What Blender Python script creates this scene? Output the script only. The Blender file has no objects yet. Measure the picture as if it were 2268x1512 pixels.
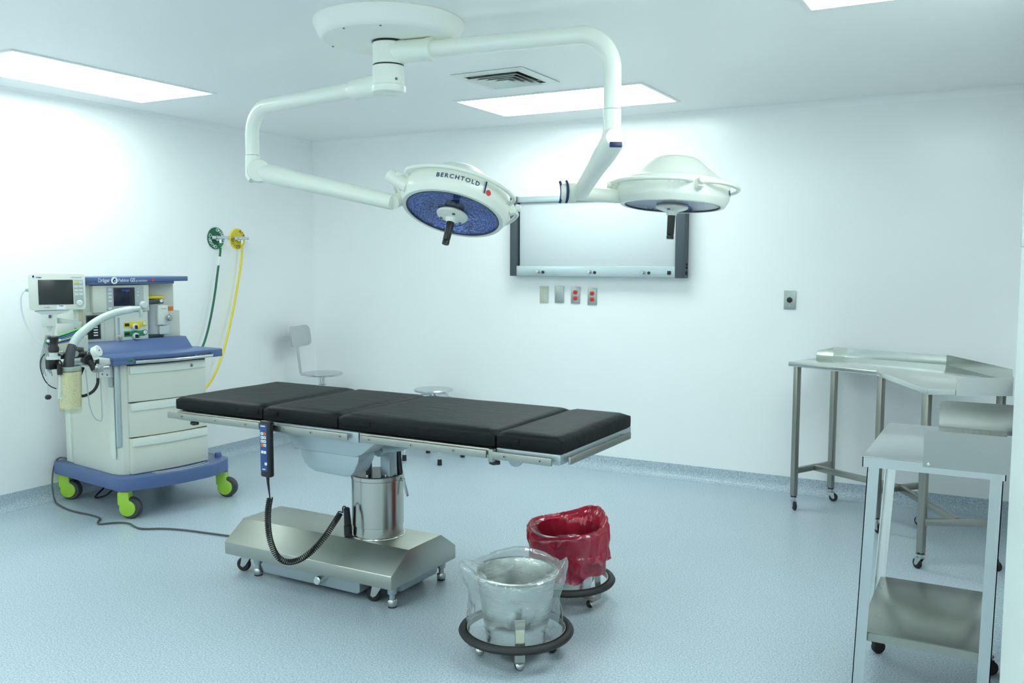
import bpy, bmesh, math, random
from mathutils import Vector, Matrix, noise
random.seed(7)
PI = math.pi
R = math.radians
SC = bpy.context.scene
COL = SC.collection

# ---------------------------------------------------------------- camera, light, exposure
cam_d = bpy.data.cameras.new('camera')
cam_d.sensor_width = 36.0
cam_d.lens = 2000.0 / 2268.0 * 36.0
cam_d.clip_start = 0.02
cam = bpy.data.objects.new('camera', cam_d)
COL.objects.link(cam)
_yaw, _pit, _rol = R(28.785), R(4.932), R(0.18)
_F = Vector((-math.sin(_yaw) * math.cos(_pit), math.cos(_yaw) * math.cos(_pit), -math.sin(_pit)))
_R0 = Vector((math.cos(_yaw), math.sin(_yaw), 0))
_U0 = _R0.cross(_F)
_Rv = _R0 * math.cos(_rol) + _U0 * math.sin(_rol)
_Uv = _U0 * math.cos(_rol) - _R0 * math.sin(_rol)
cam.matrix_world = Matrix.Translation((0, 0, 1.5)) @ Matrix((_Rv, _Uv, -_F)).transposed().to_4x4()
SC.camera = cam

world = bpy.data.worlds.new('world')
SC.world = world
world.use_nodes = True
world.node_tree.nodes['Background'].inputs[0].default_value = (0.72, 0.95, 0.97, 1)
world.node_tree.nodes['Background'].inputs[1].default_value = 0.3

SC.view_settings.view_transform = 'Standard'
SC.view_settings.look = 'None'
SC.view_settings.gamma = 1.0
SC.view_settings.use_curve_mapping = False
SC.view_settings.exposure = 0.35
SC.cycles.use_denoising = True
SC.cycles.max_bounces = 14
SC.cycles.diffuse_bounces = 8
SC.cycles.glossy_bounces = 6
SC.cycles.transparent_max_bounces = 16
SC.cycles.sample_clamp_indirect = 4.0
SC.cycles.caustics_reflective = False
SC.cycles.caustics_refractive = False

LAMP_COLOR = (0.83, 1.0, 0.965)
LAMP_POWER = 7.9

XL, XR, YB, YF, ZC = -5.27, 0.06, 6.04, -1.6, 2.53

# ---------------------------------------------------------------- materials
def mat(name, col, rough=0.5, metal=0.0, spec=0.5, coat=0.0, bump=0.0, bscale=60.0, emis=None, estr=0.0, alpha=1.0):
    m = bpy.data.materials.new(name)
    m.use_nodes = True
    nt = m.node_tree
    b = nt.nodes['Principled BSDF']
    b.inputs['Base Color'].default_value = (*col, 1)
    b.inputs['Roughness'].default_value = rough
    b.inputs['Metallic'].default_value = metal
    b.inputs['Specular IOR Level'].default_value = spec
    b.inputs['Coat Weight'].default_value = coat
    b.inputs['Alpha'].default_value = alpha
    if emis:
        b.inputs['Emission Color'].default_value = (*emis, 1)
        b.inputs['Emission Strength'].default_value = estr
    if bump > 0:
        tc = nt.nodes.new('ShaderNodeTexCoord')
        n = nt.nodes.new('ShaderNodeTexNoise')
        n.inputs['Scale'].default_value = bscale
        n.inputs['Detail'].default_value = 4
        bp = nt.nodes.new('ShaderNodeBump')
        bp.inputs['Strength'].default_value = bump
        bp.inputs['Distance'].default_value = 0.01
        nt.links.new(tc.outputs['Object'], n.inputs['Vector'])
        nt.links.new(n.outputs['Fac'], bp.inputs['Height'])
        nt.links.new(bp.outputs['Normal'], b.inputs['Normal'])
    return m

def brushed(name, col, r0, r1, stretch=(1, 1, 60), scale=6.0, bump=0.05):
    """metal whose roughness and tiny relief follow stretched noise"""
    m = mat(name, col, r0, 1.0)
    nt = m.node_tree
    b = nt.nodes['Principled BSDF']
    tc = nt.nodes.new('ShaderNodeTexCoord')
    mp = nt.nodes.new('ShaderNodeMapping')
    mp.inputs['Scale'].default_value = stretch
    n = nt.nodes.new('ShaderNodeTexNoise')
    n.inputs['Scale'].default_value = scale
    n.inputs['Detail'].default_value = 5
    mr = nt.nodes.new('ShaderNodeMapRange')
    mr.inputs['To Min'].default_value = r0
    mr.inputs['To Max'].default_value = r1
    bp = nt.nodes.new('ShaderNodeBump')
    bp.inputs['Strength'].default_value = bump
    bp.inputs['Distance'].default_value = 0.004
    nt.links.new(tc.outputs['Object'], mp.inputs['Vector'])
    nt.links.new(mp.outputs['Vector'], n.inputs['Vector'])
    nt.links.new(n.outputs['Fac'], mr.inputs['Value'])
    nt.links.new(mr.outputs['Result'], b.inputs['Roughness'])
    nt.links.new(n.outputs['Fac'], bp.inputs['Height'])
    nt.links.new(bp.outputs['Normal'], b.inputs['Normal'])
    return m

M = {}
M['wall'] = mat('wall_paint', (0.90, 0.905, 0.905), 0.22, spec=0.5, bump=0.10, bscale=2.2)
M['ceiling'] = mat('ceiling_paint', (0.91, 0.905, 0.90), 0.35, bump=0.05, bscale=1.5)
M['enamel'] = mat('white_enamel', (0.86, 0.88, 0.80), 0.28, coat=0.3)
M['canopy'] = mat('canopy_plastic', (0.90, 0.90, 0.84), 0.42)
M['cream'] = mat('cream_plastic', (0.66, 0.67, 0.59), 0.45)
M['cream_light'] = mat('pale_grey_plastic', (0.72, 0.74, 0.68), 0.4)
M['grey_panel'] = mat('grey_panel', (0.42, 0.46, 0.45), 0.45)
M['button'] = mat('button_grey', (0.62, 0.66, 0.65), 0.45)
M['blue'] = mat('blue_plastic', (0.085, 0.135, 0.29), 0.38)
M['green_lime'] = mat('lime_plastic', (0.36, 0.62, 0.05), 0.4)
M['yellow'] = mat('yellow_plastic', (0.80, 0.62, 0.02), 0.4)
M['green'] = mat('green_plastic', (0.005, 0.12, 0.055), 0.4)
M['green_mid'] = mat('green_label', (0.02, 0.24, 0.09), 0.4)
M['orange'] = mat('orange_label', (0.80, 0.20, 0.02), 0.5)
M['red'] = mat('red_plastic', (0.70, 0.03, 0.02), 0.4)
M['black'] = mat('black_plastic', (0.010, 0.010, 0.011), 0.32)
M['rubber'] = mat('black_rubber', (0.012, 0.012, 0.013), 0.55)
M['tyre'] = mat('grey_tyre', (0.05, 0.055, 0.065), 0.55)
M['darkgrey'] = mat('dark_grey_cap', (0.055, 0.070, 0.085), 0.5)
M['navy'] = mat('navy_marks', (0.01, 0.018, 0.10), 0.4)
M['screen'] = mat('screen_glass', (0.022, 0.026, 0.024), 0.22)
M['screen_blue'] = mat('lit_screen', (0.004, 0.006, 0.014), 0.2, emis=(0.02, 0.05, 0.25), estr=0.03)
M['screen_text'] = mat('screen_text', (0.01, 0.02, 0.2), 0.3, emis=(0.05, 0.12, 0.9), estr=0.5)
M['white'] = mat('white_print', (0.85, 0.88, 0.88), 0.5)
M['whitegloss'] = mat('white_plastic', (0.80, 0.84, 0.80), 0.3)
M['steel'] = brushed('brushed_steel', (0.38, 0.39, 0.355), 0.26, 0.42, (2, 2, 2), 14, 0.02)
M['steel_base'] = brushed('satin_steel', (0.47, 0.48, 0.43), 0.26, 0.42, (3, 60, 60), 3, 0.03)
M['steel_col'] = brushed('polished_steel', (0.50, 0.49, 0.45), 0.14, 0.26, (20, 20, 1.5), 2, 0.04)
M['steel_tube'] = mat('dull_steel_tube', (0.36, 0.36, 0.32), 0.34, 1.0)
M['alu'] = brushed('bright_aluminium', (0.60, 0.63, 0.63), 0.16, 0.30, (40, 2, 2), 3, 0.03)
M['alu_bar'] = mat('painted_aluminium', (0.50, 0.58, 0.61), 0.35, 0.45)
M['silver'] = mat('silver_paint', (0.40, 0.46, 0.49), 0.36, 0.55)
M['chrome'] = mat('chrome', (0.80, 0.82, 0.82), 0.07, 1.0)
M['zinc'] = mat('zinc', (0.55, 0.57, 0.56), 0.25, 1.0)
M['dark_top'] = mat('dark_oiled_plate', (0.022, 0.024, 0.026), 0.22, spec=0.35)
M['dark_metal'] = mat('dark_metal', (0.10, 0.11, 0.12), 0.3, 0.8)
M['deck'] = brushed('tray_steel', (0.66, 0.69, 0.66), 0.10, 0.20, (5, 5, 5), 5, 0.03)
M['plate'] = mat('plate_steel', (0.42, 0.46, 0.43), 0.38, 0.7)
M['plate_beige'] = mat('plate_beige', (0.52, 0.54, 0.44), 0.45)
M['xray'] = mat('opal_screen', (0.62, 0.655, 0.68), 0.35)
M['remote_blue'] = mat('keypad_blue', (0.02, 0.06, 0.22), 0.35)
M['cable_grey'] = mat('grey_cable', (0.40, 0.44, 0.46), 0.5)
M['cord_grey'] = mat('dark_grey_cord', (0.07, 0.075, 0.08), 0.5)
M['cable_white'] = mat('white_cable', (0.70, 0.73, 0.78), 0.5)
M['cable_green'] = mat('green_cable', (0.10, 0.50, 0.08), 0.5)
M['cable_blue'] = mat('blue_cable', (0.05, 0.10, 0.32), 0.5)
M['hose_grey'] = mat('grey_hose', (0.52, 0.60, 0.56), 0.45, bump=0.2, bscale=120)
M['label'] = mat('paper_label', (0.75, 0.78, 0.76), 0.6)
M['brass'] = mat('brass', (0.55, 0.40, 0.15), 0.3, 1.0)
M['bellows'] = mat('tan_bellows', (0.55, 0.50, 0.33), 0.6)
M['bottle'] = mat('drug_grey', (0.45, 0.48, 0.48), 0.4)

def floor_mat():
    m = mat('speckled_vinyl', (0.4, 0.5, 0.6), 0.32)
    nt = m.node_tree
    b = nt.nodes['Principled BSDF']
    tc = nt.nodes.new('ShaderNodeTexCoord')
    n1 = nt.nodes.new('ShaderNodeTexNoise')
    n1.inputs['Scale'].default_value = 150
    n1.inputs['Detail'].default_value = 3
    cr = nt.nodes.new('ShaderNodeValToRGB')
    e = cr.color_ramp.elements
    e[0].position = 0.36
    e[0].color = (0.29, 0.375, 0.445, 1)
    e[1].position = 0.64
    e[1].color = (0.56, 0.625, 0.68, 1)
    mid = cr.color_ramp.elements.new(0.5)
    mid.color = (0.43, 0.505, 0.57, 1)
    n2 = nt.nodes.new('ShaderNodeTexNoise')
    n2.inputs['Scale'].default_value = 2.2
    n2.inputs['Detail'].default_value = 4
    mr = nt.nodes.new('ShaderNodeMapRange')
    mr.inputs['To Min'].default_value = 0.24
    mr.inputs['To Max'].default_value = 0.44
    nt.links.new(tc.outputs['Object'], n1.inputs['Vector'])
    nt.links.new(tc.outputs['Object'], n2.inputs['Vector'])
    nt.links.new(n1.outputs['Fac'], cr.inputs['Fac'])
    nt.links.new(cr.outputs['Color'], b.inputs['Base Color'])
    nt.links.new(n2.outputs['Fac'], mr.inputs['Value'])
    nt.links.new(mr.outputs['Result'], b.inputs['Roughness'])
    return m
M['floor'] = floor_mat()

def leather_mat():
    m = mat('black_vinyl_leather', (0.0055, 0.0070, 0.0075), 0.50, spec=0.17)
    nt = m.node_tree
    b = nt.nodes['Principled BSDF']
    tc = nt.nodes.new('ShaderNodeTexCoord')
    mp = nt.nodes.new('ShaderNodeMapping')
    mp.inputs['Scale'].default_value = (3.0, 9.0, 6.0)
    n1 = nt.nodes.new('ShaderNodeTexNoise')
    n1.inputs['Scale'].default_value = 3.5
    n1.inputs['Detail'].default_value = 6
    n1.inputs['Distortion'].default_value = 0.6
    n2 = nt.nodes.new('ShaderNodeTexNoise')
    n2.inputs['Scale'].default_value = 300
    add = nt.nodes.new('ShaderNodeMath')
    add.operation = 'MULTIPLY_ADD'
    add.inputs[1].default_value = 0.10
    bp = nt.nodes.new('ShaderNodeBump')
    bp.inputs['Strength'].default_value = 0.35
    bp.inputs['Distance'].default_value = 0.012
    nt.links.new(tc.outputs['Object'], mp.inputs['Vector'])
    nt.links.new(mp.outputs['Vector'], n1.inputs['Vector'])
    nt.links.new(tc.outputs['Object'], n2.inputs['Vector'])
    nt.links.new(n2.outputs['Fac'], add.inputs[0])
    nt.links.new(n1.outputs['Fac'], add.inputs[2])
    nt.links.new(add.outputs[0], bp.inputs['Height'])
    nt.links.new(bp.outputs['Normal'], b.inputs['Normal'])
    return m
M['leather'] = leather_mat()

def facing_fresnel(nt, f0=0.04, f1=0.9, normal=None):
    lw = nt.nodes.new('ShaderNodeLayerWeight')
    lw.inputs['Blend'].default_value = 0.5
    if normal: nt.links.new(normal, lw.inputs['Normal'])
    pw = nt.nodes.new('ShaderNodeMath'); pw.operation = 'POWER'; pw.inputs[1].default_value = 5.0
    ma = nt.nodes.new('ShaderNodeMath'); ma.operation = 'MULTIPLY_ADD'; ma.inputs[1].default_value = f1; ma.inputs[2].default_value = f0
    nt.links.new(lw.outputs['Facing'], pw.inputs[0])
    nt.links.new(pw.outputs[0], ma.inputs[0])
    return ma.outputs[0]

def film_mat(name, col, body, tint, rough=0.12, f0=0.09):
    """thin plastic film: clear layer mixed with a diffuse / translucent body and a gloss that grows at grazing angles"""
    m = bpy.data.materials.new(name)
    m.use_nodes = True
    nt = m.node_tree
    nt.nodes.remove(nt.nodes['Principled BSDF'])
    out = nt.nodes['Material Output']
    tr = nt.nodes.new('ShaderNodeBsdfTransparent')
    tr.inputs[0].default_value = (*tint, 1)
    df = nt.nodes.new('ShaderNodeBsdfDiffuse')
    df.inputs[0].default_value = (*col, 1)
    tl = nt.nodes.new('ShaderNodeBsdfTranslucent')
    tl.inputs[0].default_value = (*col, 1)
    gl = nt.nodes.new('ShaderNodeBsdfGlossy')
    gl.inputs['Roughness'].default_value = rough
    mx0 = nt.nodes.new('ShaderNodeMixShader')
    mx0.inputs[0].default_value = 0.45
    mx1 = nt.nodes.new('ShaderNodeMixShader')
    mx2 = nt.nodes.new('ShaderNodeMixShader')
    tc = nt.nodes.new('ShaderNodeTexCoord')
    nz = nt.nodes.new('ShaderNodeTexNoise')
    nz.inputs['Scale'].default_value = 5.5
    nz.inputs['Detail'].default_value = 5
    nz.inputs['Distortion'].default_value = 1.6
    try:
        nz.noise_type = 'RIDGED_MULTIFRACTAL'
    except Exception:
        pass
    bp = nt.nodes.new('ShaderNodeBump')
    bp.inputs['Strength'].default_value = 0.8
    bp.inputs['Distance'].default_value = 0.03
    mr = nt.nodes.new('ShaderNodeMapRange')
    mr.inputs['From Min'].default_value = 0.3
    mr.inputs['From Max'].default_value = 0.75
    mr.inputs['To Min'].default_value = body * 0.55
    mr.inputs['To Max'].default_value = min(1.0, body * 1.35)
    L = nt.links.new
    L(tc.outputs['Object'], nz.inputs['Vector'])
    L(nz.outputs['Fac'], bp.inputs['Height'])
    for s in (df, tl, gl):
        L(bp.outputs['Normal'], s.inputs['Normal'])
    L(df.outputs[0], mx0.inputs[1])
    L(tl.outputs[0], mx0.inputs[2])
    L(nz.outputs['Fac'], mr.inputs['Value'])
    L(mr.outputs['Result'], mx1.inputs[0])
    L(tr.outputs[0], mx1.inputs[1])
    L(mx0.outputs[0], mx1.inputs[2])
    L(facing_fresnel(nt, f0, 0.7, bp.outputs['Normal']), mx2.inputs[0])
    L(mx1.outputs[0], mx2.inputs[1])
    L(gl.outputs[0], mx2.inputs[2])
    L(mx2.outputs[0], out.inputs['Surface'])
    return m
M['film_clear'] = film_mat('clear_film', (0.90, 0.95, 0.95), 0.32, (0.97, 0.99, 0.99), 0.06, 0.14)
M['film_red'] = film_mat('red_film', (0.70, 0.045, 0.11), 0.84, (0.80, 0.12, 0.20), 0.10, 0.07)

def lens_mat():
    m = mat('blue_faceted_reflector', (0.36, 0.44, 0.72), 0.10, 0.97)
    nt = m.node_tree
    b = nt.nodes['Principled BSDF']
    tc = nt.nodes.new('ShaderNodeTexCoord')
    v = nt.nodes.new('ShaderNodeTexVoronoi')
    v.inputs['Scale'].default_value = 60
    bp = nt.nodes.new('ShaderNodeBump')
    bp.inputs['Strength'].default_value = 0.8
    bp.inputs['Distance'].default_value = 0.01
    nt.links.new(tc.outputs['Object'], v.inputs['Vector'])
    nt.links.new(v.outputs['Distance'], bp.inputs['Height'])
    nt.links.new(bp.outputs['Normal'], b.inputs['Normal'])
    return m
M['reflector'] = lens_mat()

def glass_mat(name, tint, rough=0.05):
    m = bpy.data.materials.new(name)
    m.use_nodes = True
    nt = m.node_tree
    nt.nodes.remove(nt.nodes['Principled BSDF'])
    out = nt.nodes['Material Output']
    tr = nt.nodes.new('ShaderNodeBsdfTransparent')
    tr.inputs[0].default_value = (*tint, 1)
    gl = nt.nodes.new('ShaderNodeBsdfGlossy')
    gl.inputs['Roughness'].default_value = rough
    mx = nt.nodes.new('ShaderNodeMixShader')
    nt.links.new(facing_fresnel(nt), mx.inputs[0])
    nt.links.new(tr.outputs[0], mx.inputs[1])
    nt.links.new(gl.outputs[0], mx.inputs[2])
    nt.links.new(mx.outputs[0], out.inputs['Surface'])
    return m
M['glass'] = glass_mat('clear_glass', (0.93, 0.96, 0.96))
M['glass_blue'] = glass_mat('blue_cover_glass', (0.78, 0.83, 0.97), 0.02)
M['acrylic'] = glass_mat('clear_acrylic', (0.97, 0.98, 0.93))
M['shelf_steel'] = brushed('mirror_shelf_steel', (0.36, 0.37, 0.33), 0.22, 0.30, (4, 4, 4), 3, 0.01)
M['guard_steel'] = mat('streaked_guard_steel', (0.43, 0.44, 0.42), 0.26, 1.0)
_b = M['guard_steel'].node_tree
_t = _b.nodes.new('ShaderNodeTangent'); _t.direction_type = 'RADIAL'; _t.axis = 'Z'
_b.links.new(_t.outputs[0], _b.nodes['Principled BSDF'].inputs['Tangent'])
_b.nodes['Principled BSDF'].inputs['Anisotropic'].default_value = 0.85
M['bucket'] = brushed('spun_steel', (0.66, 0.67, 0.64), 0.22, 0.34, (2, 2, 30), 3, 0.02)
M['ball_chrome'] = mat('caster_chrome', (0.62, 0.64, 0.64), 0.18, 1.0)

def granule_mat():
    m = mat('absorber_granules', (0.6, 0.55, 0.36), 0.8)
    nt = m.node_tree
    b = nt.nodes['Principled BSDF']
    tc = nt.nodes.new('ShaderNodeTexCoord')
    n = nt.nodes.new('ShaderNodeTexVoronoi')
    n.inputs['Scale'].default_value = 220
    cr = nt.nodes.new('ShaderNodeValToRGB')
    cr.color_ramp.elements[0].color = (0.90, 0.84, 0.64, 1)
    cr.color_ramp.elements[1].color = (0.66, 0.56, 0.36, 1)
    cr.color_ramp.elements[1].position = 0.9
    nt.links.new(tc.outputs['Object'], n.inputs['Vector'])
    nt.links.new(n.outputs['Distance'], cr.inputs['Fac'])
    nt.links.new(cr.outputs['Color'], b.inputs['Base Color'])
    return m
M['granules'] = granule_mat()

def lamp_mat():
    m = bpy.data.materials.new('lit_diffuser')
    m.use_nodes = True
    nt = m.node_tree
    nt.nodes.remove(nt.nodes['Principled BSDF'])
    em = nt.nodes.new('ShaderNodeEmission')
    em.inputs[0].default_value = (*LAMP_COLOR, 1)
    em.inputs[1].default_value = LAMP_POWER
    nt.links.new(em.outputs[0], nt.nodes['Material Output'].inputs['Surface'])
    return m
M['lamp'] = lamp_mat()

# ---------------------------------------------------------------- mesh helpers
SHIFT = {}

def ortho(axis):
    a = Vector(axis).normalized()
    t = Vector((0, 0, 1)) if abs(a.z) < 0.9 else Vector((1, 0, 0))
    x = t.cross(a).normalized()
    y = a.cross(x)
    return x, y, a

class MB:
    """collects primitives and links them as ONE mesh object"""
    def __init__(s):
        s.bm = bmesh.new()
        s.mats = []
        s.mi = 0
    def use(s, m):
        if m not in s.mats:
            s.mats.append(m)
        s.mi = s.mats.index(m)
        return s
    def _take(s, t, smooth=True):
        vm = {}
        for v in t.verts:
            vm[v] = s.bm.verts.new(v.co)
        for f in t.faces:
            try:
                nf = s.bm.faces.new([vm[v] for v in f.verts])
                nf.smooth = smooth
                nf.material_index = s.mi
            except ValueError:
                pass
        t.free()
        return s
    def box(s, x0, x1, y0, y1, z0, z1, bev=0.0, seg=2, mtx=None):
        t = bmesh.new()
        bmesh.ops.create_cube(t, size=1)
        for v in t.verts:
            v.co = Vector(((x0 + x1) / 2 + v.co.x * (x1 - x0), (y0 + y1) / 2 + v.co.y * (y1 - y0), (z0 + z1) / 2 + v.co.z * (z1 - z0)))
        if bev > 0:
            bev = min(bev, 0.49 * min(abs(x1 - x0), abs(y1 - y0), abs(z1 - z0)))
            bmesh.ops.bevel(t, geom=t.edges[:] , offset=bev, segments=seg, affect='EDGES', profile=0.5)
        if mtx is not None:
            t.transform(mtx)
        bmesh.ops.recalc_face_normals(t, faces=t.faces[:])
        return s._take(t)
    def obox(s, p0, p1, w, h, up=(0, 0, 1), bev=0.0):
        """bar from p0 to p1, w wide across, h along 'up'"""
        p0, p1 = Vector(p0), Vector(p1)
        d = (p1 - p0)
        L = d.length
        d.normalize()
        upv = Vector(up)
        side = upv.cross(d)
        if side.length < 1e-5:
            side = Vector((1, 0, 0)).cross(d)
        side.normalize()
        upv = d.cross(side)
        m = Matrix((d, side, upv)).transposed().to_4x4()
        m.translation = (p0 + p1) / 2
        return s.box(-L / 2, L / 2, -w / 2, w / 2, -h / 2, h / 2, bev, 2, m)
    def cyl(s, p0, p1, r0, r1=None, n=24, bev=0.0):
        r1 = r0 if r1 is None else r1
        p0, p1 = Vector(p0), Vector(p1)
        L = (p1 - p0).length
        if bev > 0:
            prof = [(0, 0), (r0 - bev, 0), (r0, bev), (r1, L - bev), (r1 - bev, L), (0, L)]
        else:
            prof = [(0, 0), (r0, 0), (r1, L), (0, L)]
        return s.lathe(prof, p0, p1 - p0, n)
    def lathe(s, prof, origin=(0, 0, 0), axis=(0, 0, 1), n=32, fn=None):
        t = bmesh.new()
        x, y, a = ortho(axis)
        o = Vector(origin)
        rings = []
        for (r, z) in prof:
            if r < 1e-6:
                rings.append([t.verts.new(o + a * z)])
            else:
                ring = []
                for i in range(n):
                    th = 2 * PI * i / n
                    rr, zz = (r, z) if fn is None else fn(r, z, th)
                    ring.append(t.verts.new(o + x * (rr * math.cos(th)) + y * (rr * math.sin(th)) + a * zz))
                rings.append(ring)
        for A, B in zip(rings, rings[1:]):
            for i in range(n):
                j = (i + 1) % n
                if len(A) == 1 and len(B) == 1:
                    continue
                if len(A) == 1:
                    t.faces.new((A[0], B[j], B[i]))
                elif len(B) == 1:
                    t.faces.new((A[i], A[j], B[0]))
                else:
                    t.faces.new((A[i], A[j], B[j], B[i]))
        bmesh.ops.recalc_face_normals(t, faces=t.faces[:])
        return s._take(t)
    def tube(s, pts, r, n=12, closed=False, caps=True, smooth_path=0, flat=None):
        """r number or list; flat=(kx,ky) scales the section"""
        P = [Vector(p) for p in pts]
        for _ in range(smooth_path):
            Q = [P[0]]
            for a, b in zip(P, P[1:]):
                Q += [a.lerp(b, 0.25), a.lerp(b, 0.75)]
            Q.append(P[-1])
            P = Q
        N = len(P)
        t = bmesh.new()
        rs = r if isinstance(r, (list, tuple)) else [r] * N
        if len(rs) != N:
            rs = [rs[0] + (rs[-1] - rs[0]) * i / (N - 1) for i in range(N)]
        tang = []
        for i in range(N):
            if closed:
                d = P[(i + 1) % N] - P[i - 1]
            else:
                d = P[min(i + 1, N - 1)] - P[max(i - 1, 0)]
            tang.append(d.normalized())
        x, y, a = ortho(tang[0])
        rings = []
        for i in range(N):
            d = tang[i]
            x = (x - d * x.dot(d))
            if x.length < 1e-6:
                x = ortho(d)[0]
            x.normalize()
            yy = d.cross(x)
            kx, ky = flat or (1, 1)
            rings.append([t.verts.new(P[i] + x * (rs[i] * kx * math.cos(2 * PI * k / n)) + yy * (rs[i] * ky * math.sin(2 * PI * k / n))) for k in range(n)])
        seq = list(zip(rings, rings[1:]))
        if closed:
            A, B = rings[-1], rings[0]
            best = min(range(n), key=lambda o: (A[0].co - B[o].co).length)
            seq.append((A, B[best:] + B[:best]))
        for A, B in seq:
            for k in range(n):
                j = (k + 1) % n
                t.faces.new((A[k], A[j], B[j], B[k]))
        if not closed and caps:
            t.faces.new(list(reversed(rings[0])))
            t.faces.new(rings[-1])
        bmesh.ops.recalc_face_normals(t, faces=t.faces[:])
        return s._take(t)
    def prism(s, pts, a, b, mapf, bev=0.0):
        """2D outline pts; mapf(u, v, w) -> xyz, extruded w from a to b"""
        t = bmesh.new()
        A = [t.verts.new(mapf(u, v, a)) for u, v in pts]
        B = [t.verts.new(mapf(u, v, b)) for u, v in pts]
        n = len(pts)
        t.faces.new(A)
        t.faces.new(list(reversed(B)))
        for i in range(n):
            j = (i + 1) % n
            t.faces.new((A[i], B[i], B[j], A[j]))
        bmesh.ops.recalc_face_normals(t, faces=t.faces[:])
        if bev > 0:
            bmesh.ops.bevel(t, geom=t.edges[:], offset=bev, segments=2, affect='EDGES', profile=0.5, clamp_overlap=True)
        return s._take(t)
    def sphere(s, c, r, sc=(1, 1, 1), n=16):
        t = bmesh.new()
        bmesh.ops.create_uvsphere(t, u_segments=n, v_segments=max(6, n // 2), radius=r)
        for v in t.verts:
            v.co = Vector((c[0] + v.co.x * sc[0], c[1] + v.co.y * sc[1], c[2] + v.co.z * sc[2]))
        return s._take(t)
    def quad(s, pts):
        t = bmesh.new()
        t.faces.new([t.verts.new(p) for p in pts])
        return s._take(t)
    def build(s, name, m=None, parent=None, label=None, angle=38, mods=None):
        me = bpy.data.meshes.new(name)
        sh = SHIFT.get(parent.name) if parent else None
        if sh is not None:
            for v in s.bm.verts:
                v.co -= sh
        s.bm.to_mesh(me)
        s.bm.free()
        mats = s.mats or [m]
        for k in mats:
            me.materials.append(M[k] if isinstance(k, str) else k)
        try:
            me.set_sharp_from_angle(angle=R(angle))
        except Exception:
            pass
        o = bpy.data.objects.new(name, me)
        COL.objects.link(o)
        if parent:
            o.parent = parent
            if sh is not None:
                SHIFT[o.name] = sh
        if label:
            o['label'] = label
        return o

def tag(o, label=None, cat=None, group=None, kind=None):
    if label: o['label'] = label
    if cat: o['category'] = cat
    if group: o['group'] = group
    if kind: o['kind'] = kind
    return o

def thing(name, label, cat, origin=(0, 0, 0), deg=0.0, base=None, group=None):
    """Empty at the thing's base. origin/deg: the frame in which its parts are drawn; base: local point where the empty sits"""
    o = bpy.data.objects.new(name, None)
    o.empty_display_size = 0.1
    COL.objects.link(o)
    b = Vector(base or (0, 0, 0))
    rot = Matrix.Rotation(R(deg), 3, 'Z')
    o.location = Vector(origin) + rot @ b
    o.rotation_euler = (0, 0, R(deg))
    SHIFT[o.name] = b
    tag(o, label, cat, group)
    return o

def struct(mb, name, m, label=None):
    o = mb.build(name, m)
    o['kind'] = 'structure'
    return o

def text(body, size, m, parent, name, origin, xdir, ydir, extrude=0.0006, align='CENTER', bend=None, space=1.0, bold=0.0):
    """lettering as real mesh; xdir reading direction, ydir up; bend = fn(Vector local) -> Vector in parent's drawing frame"""
    c = bpy.data.curves.new(name, 'FONT')
    c.body = body
    c.size = size
    c.align_x = align
    c.align_y = 'CENTER'
    c.extrude = extrude
    c.space_character = space
    c.offset = bold
    c.resolution_u = 3
    tmp = bpy.data.objects.new('tmp_text', c)
    COL.objects.link(tmp)
    dg = bpy.context.evaluated_depsgraph_get()
    me = bpy.data.meshes.new_from_object(tmp.evaluated_get(dg))
    bpy.data.objects.remove(tmp)
    bpy.data.curves.remove(c)
    me.name = name
    x, y = Vector(xdir).normalized(), Vector(ydir).normalized()
    z = x.cross(y)
    o0 = Vector(origin)
    sh = SHIFT.get(parent.name, Vector()) if parent else Vector()
    for v in me.vertices:
        if bend:
            v.co = bend(v.co.copy()) - sh
        else:
            v.co = o0 + x * v.co.x + y * v.co.y + z * v.co.z - sh
    me.materials.clear()
    me.materials.append(M[m])
    o = bpy.data.objects.new(name, me)
    COL.objects.link(o)
    o.parent = parent
    return o

def copy_tree(o, parent=None):
    c = o.copy()
    COL.objects.link(c)
    if parent is not None:
        c.parent = parent
    for ch in [k for k in o.children]:
        copy_tree(ch, c)
    return c

def arc(c, r, a0, a1, n, z=0.0):
    return [(c[0] + r * math.cos(a0 + (a1 - a0) * i / n), c[1] + r * math.sin(a0 + (a1 - a0) * i / n), z) for i in range(n + 1)]

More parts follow.
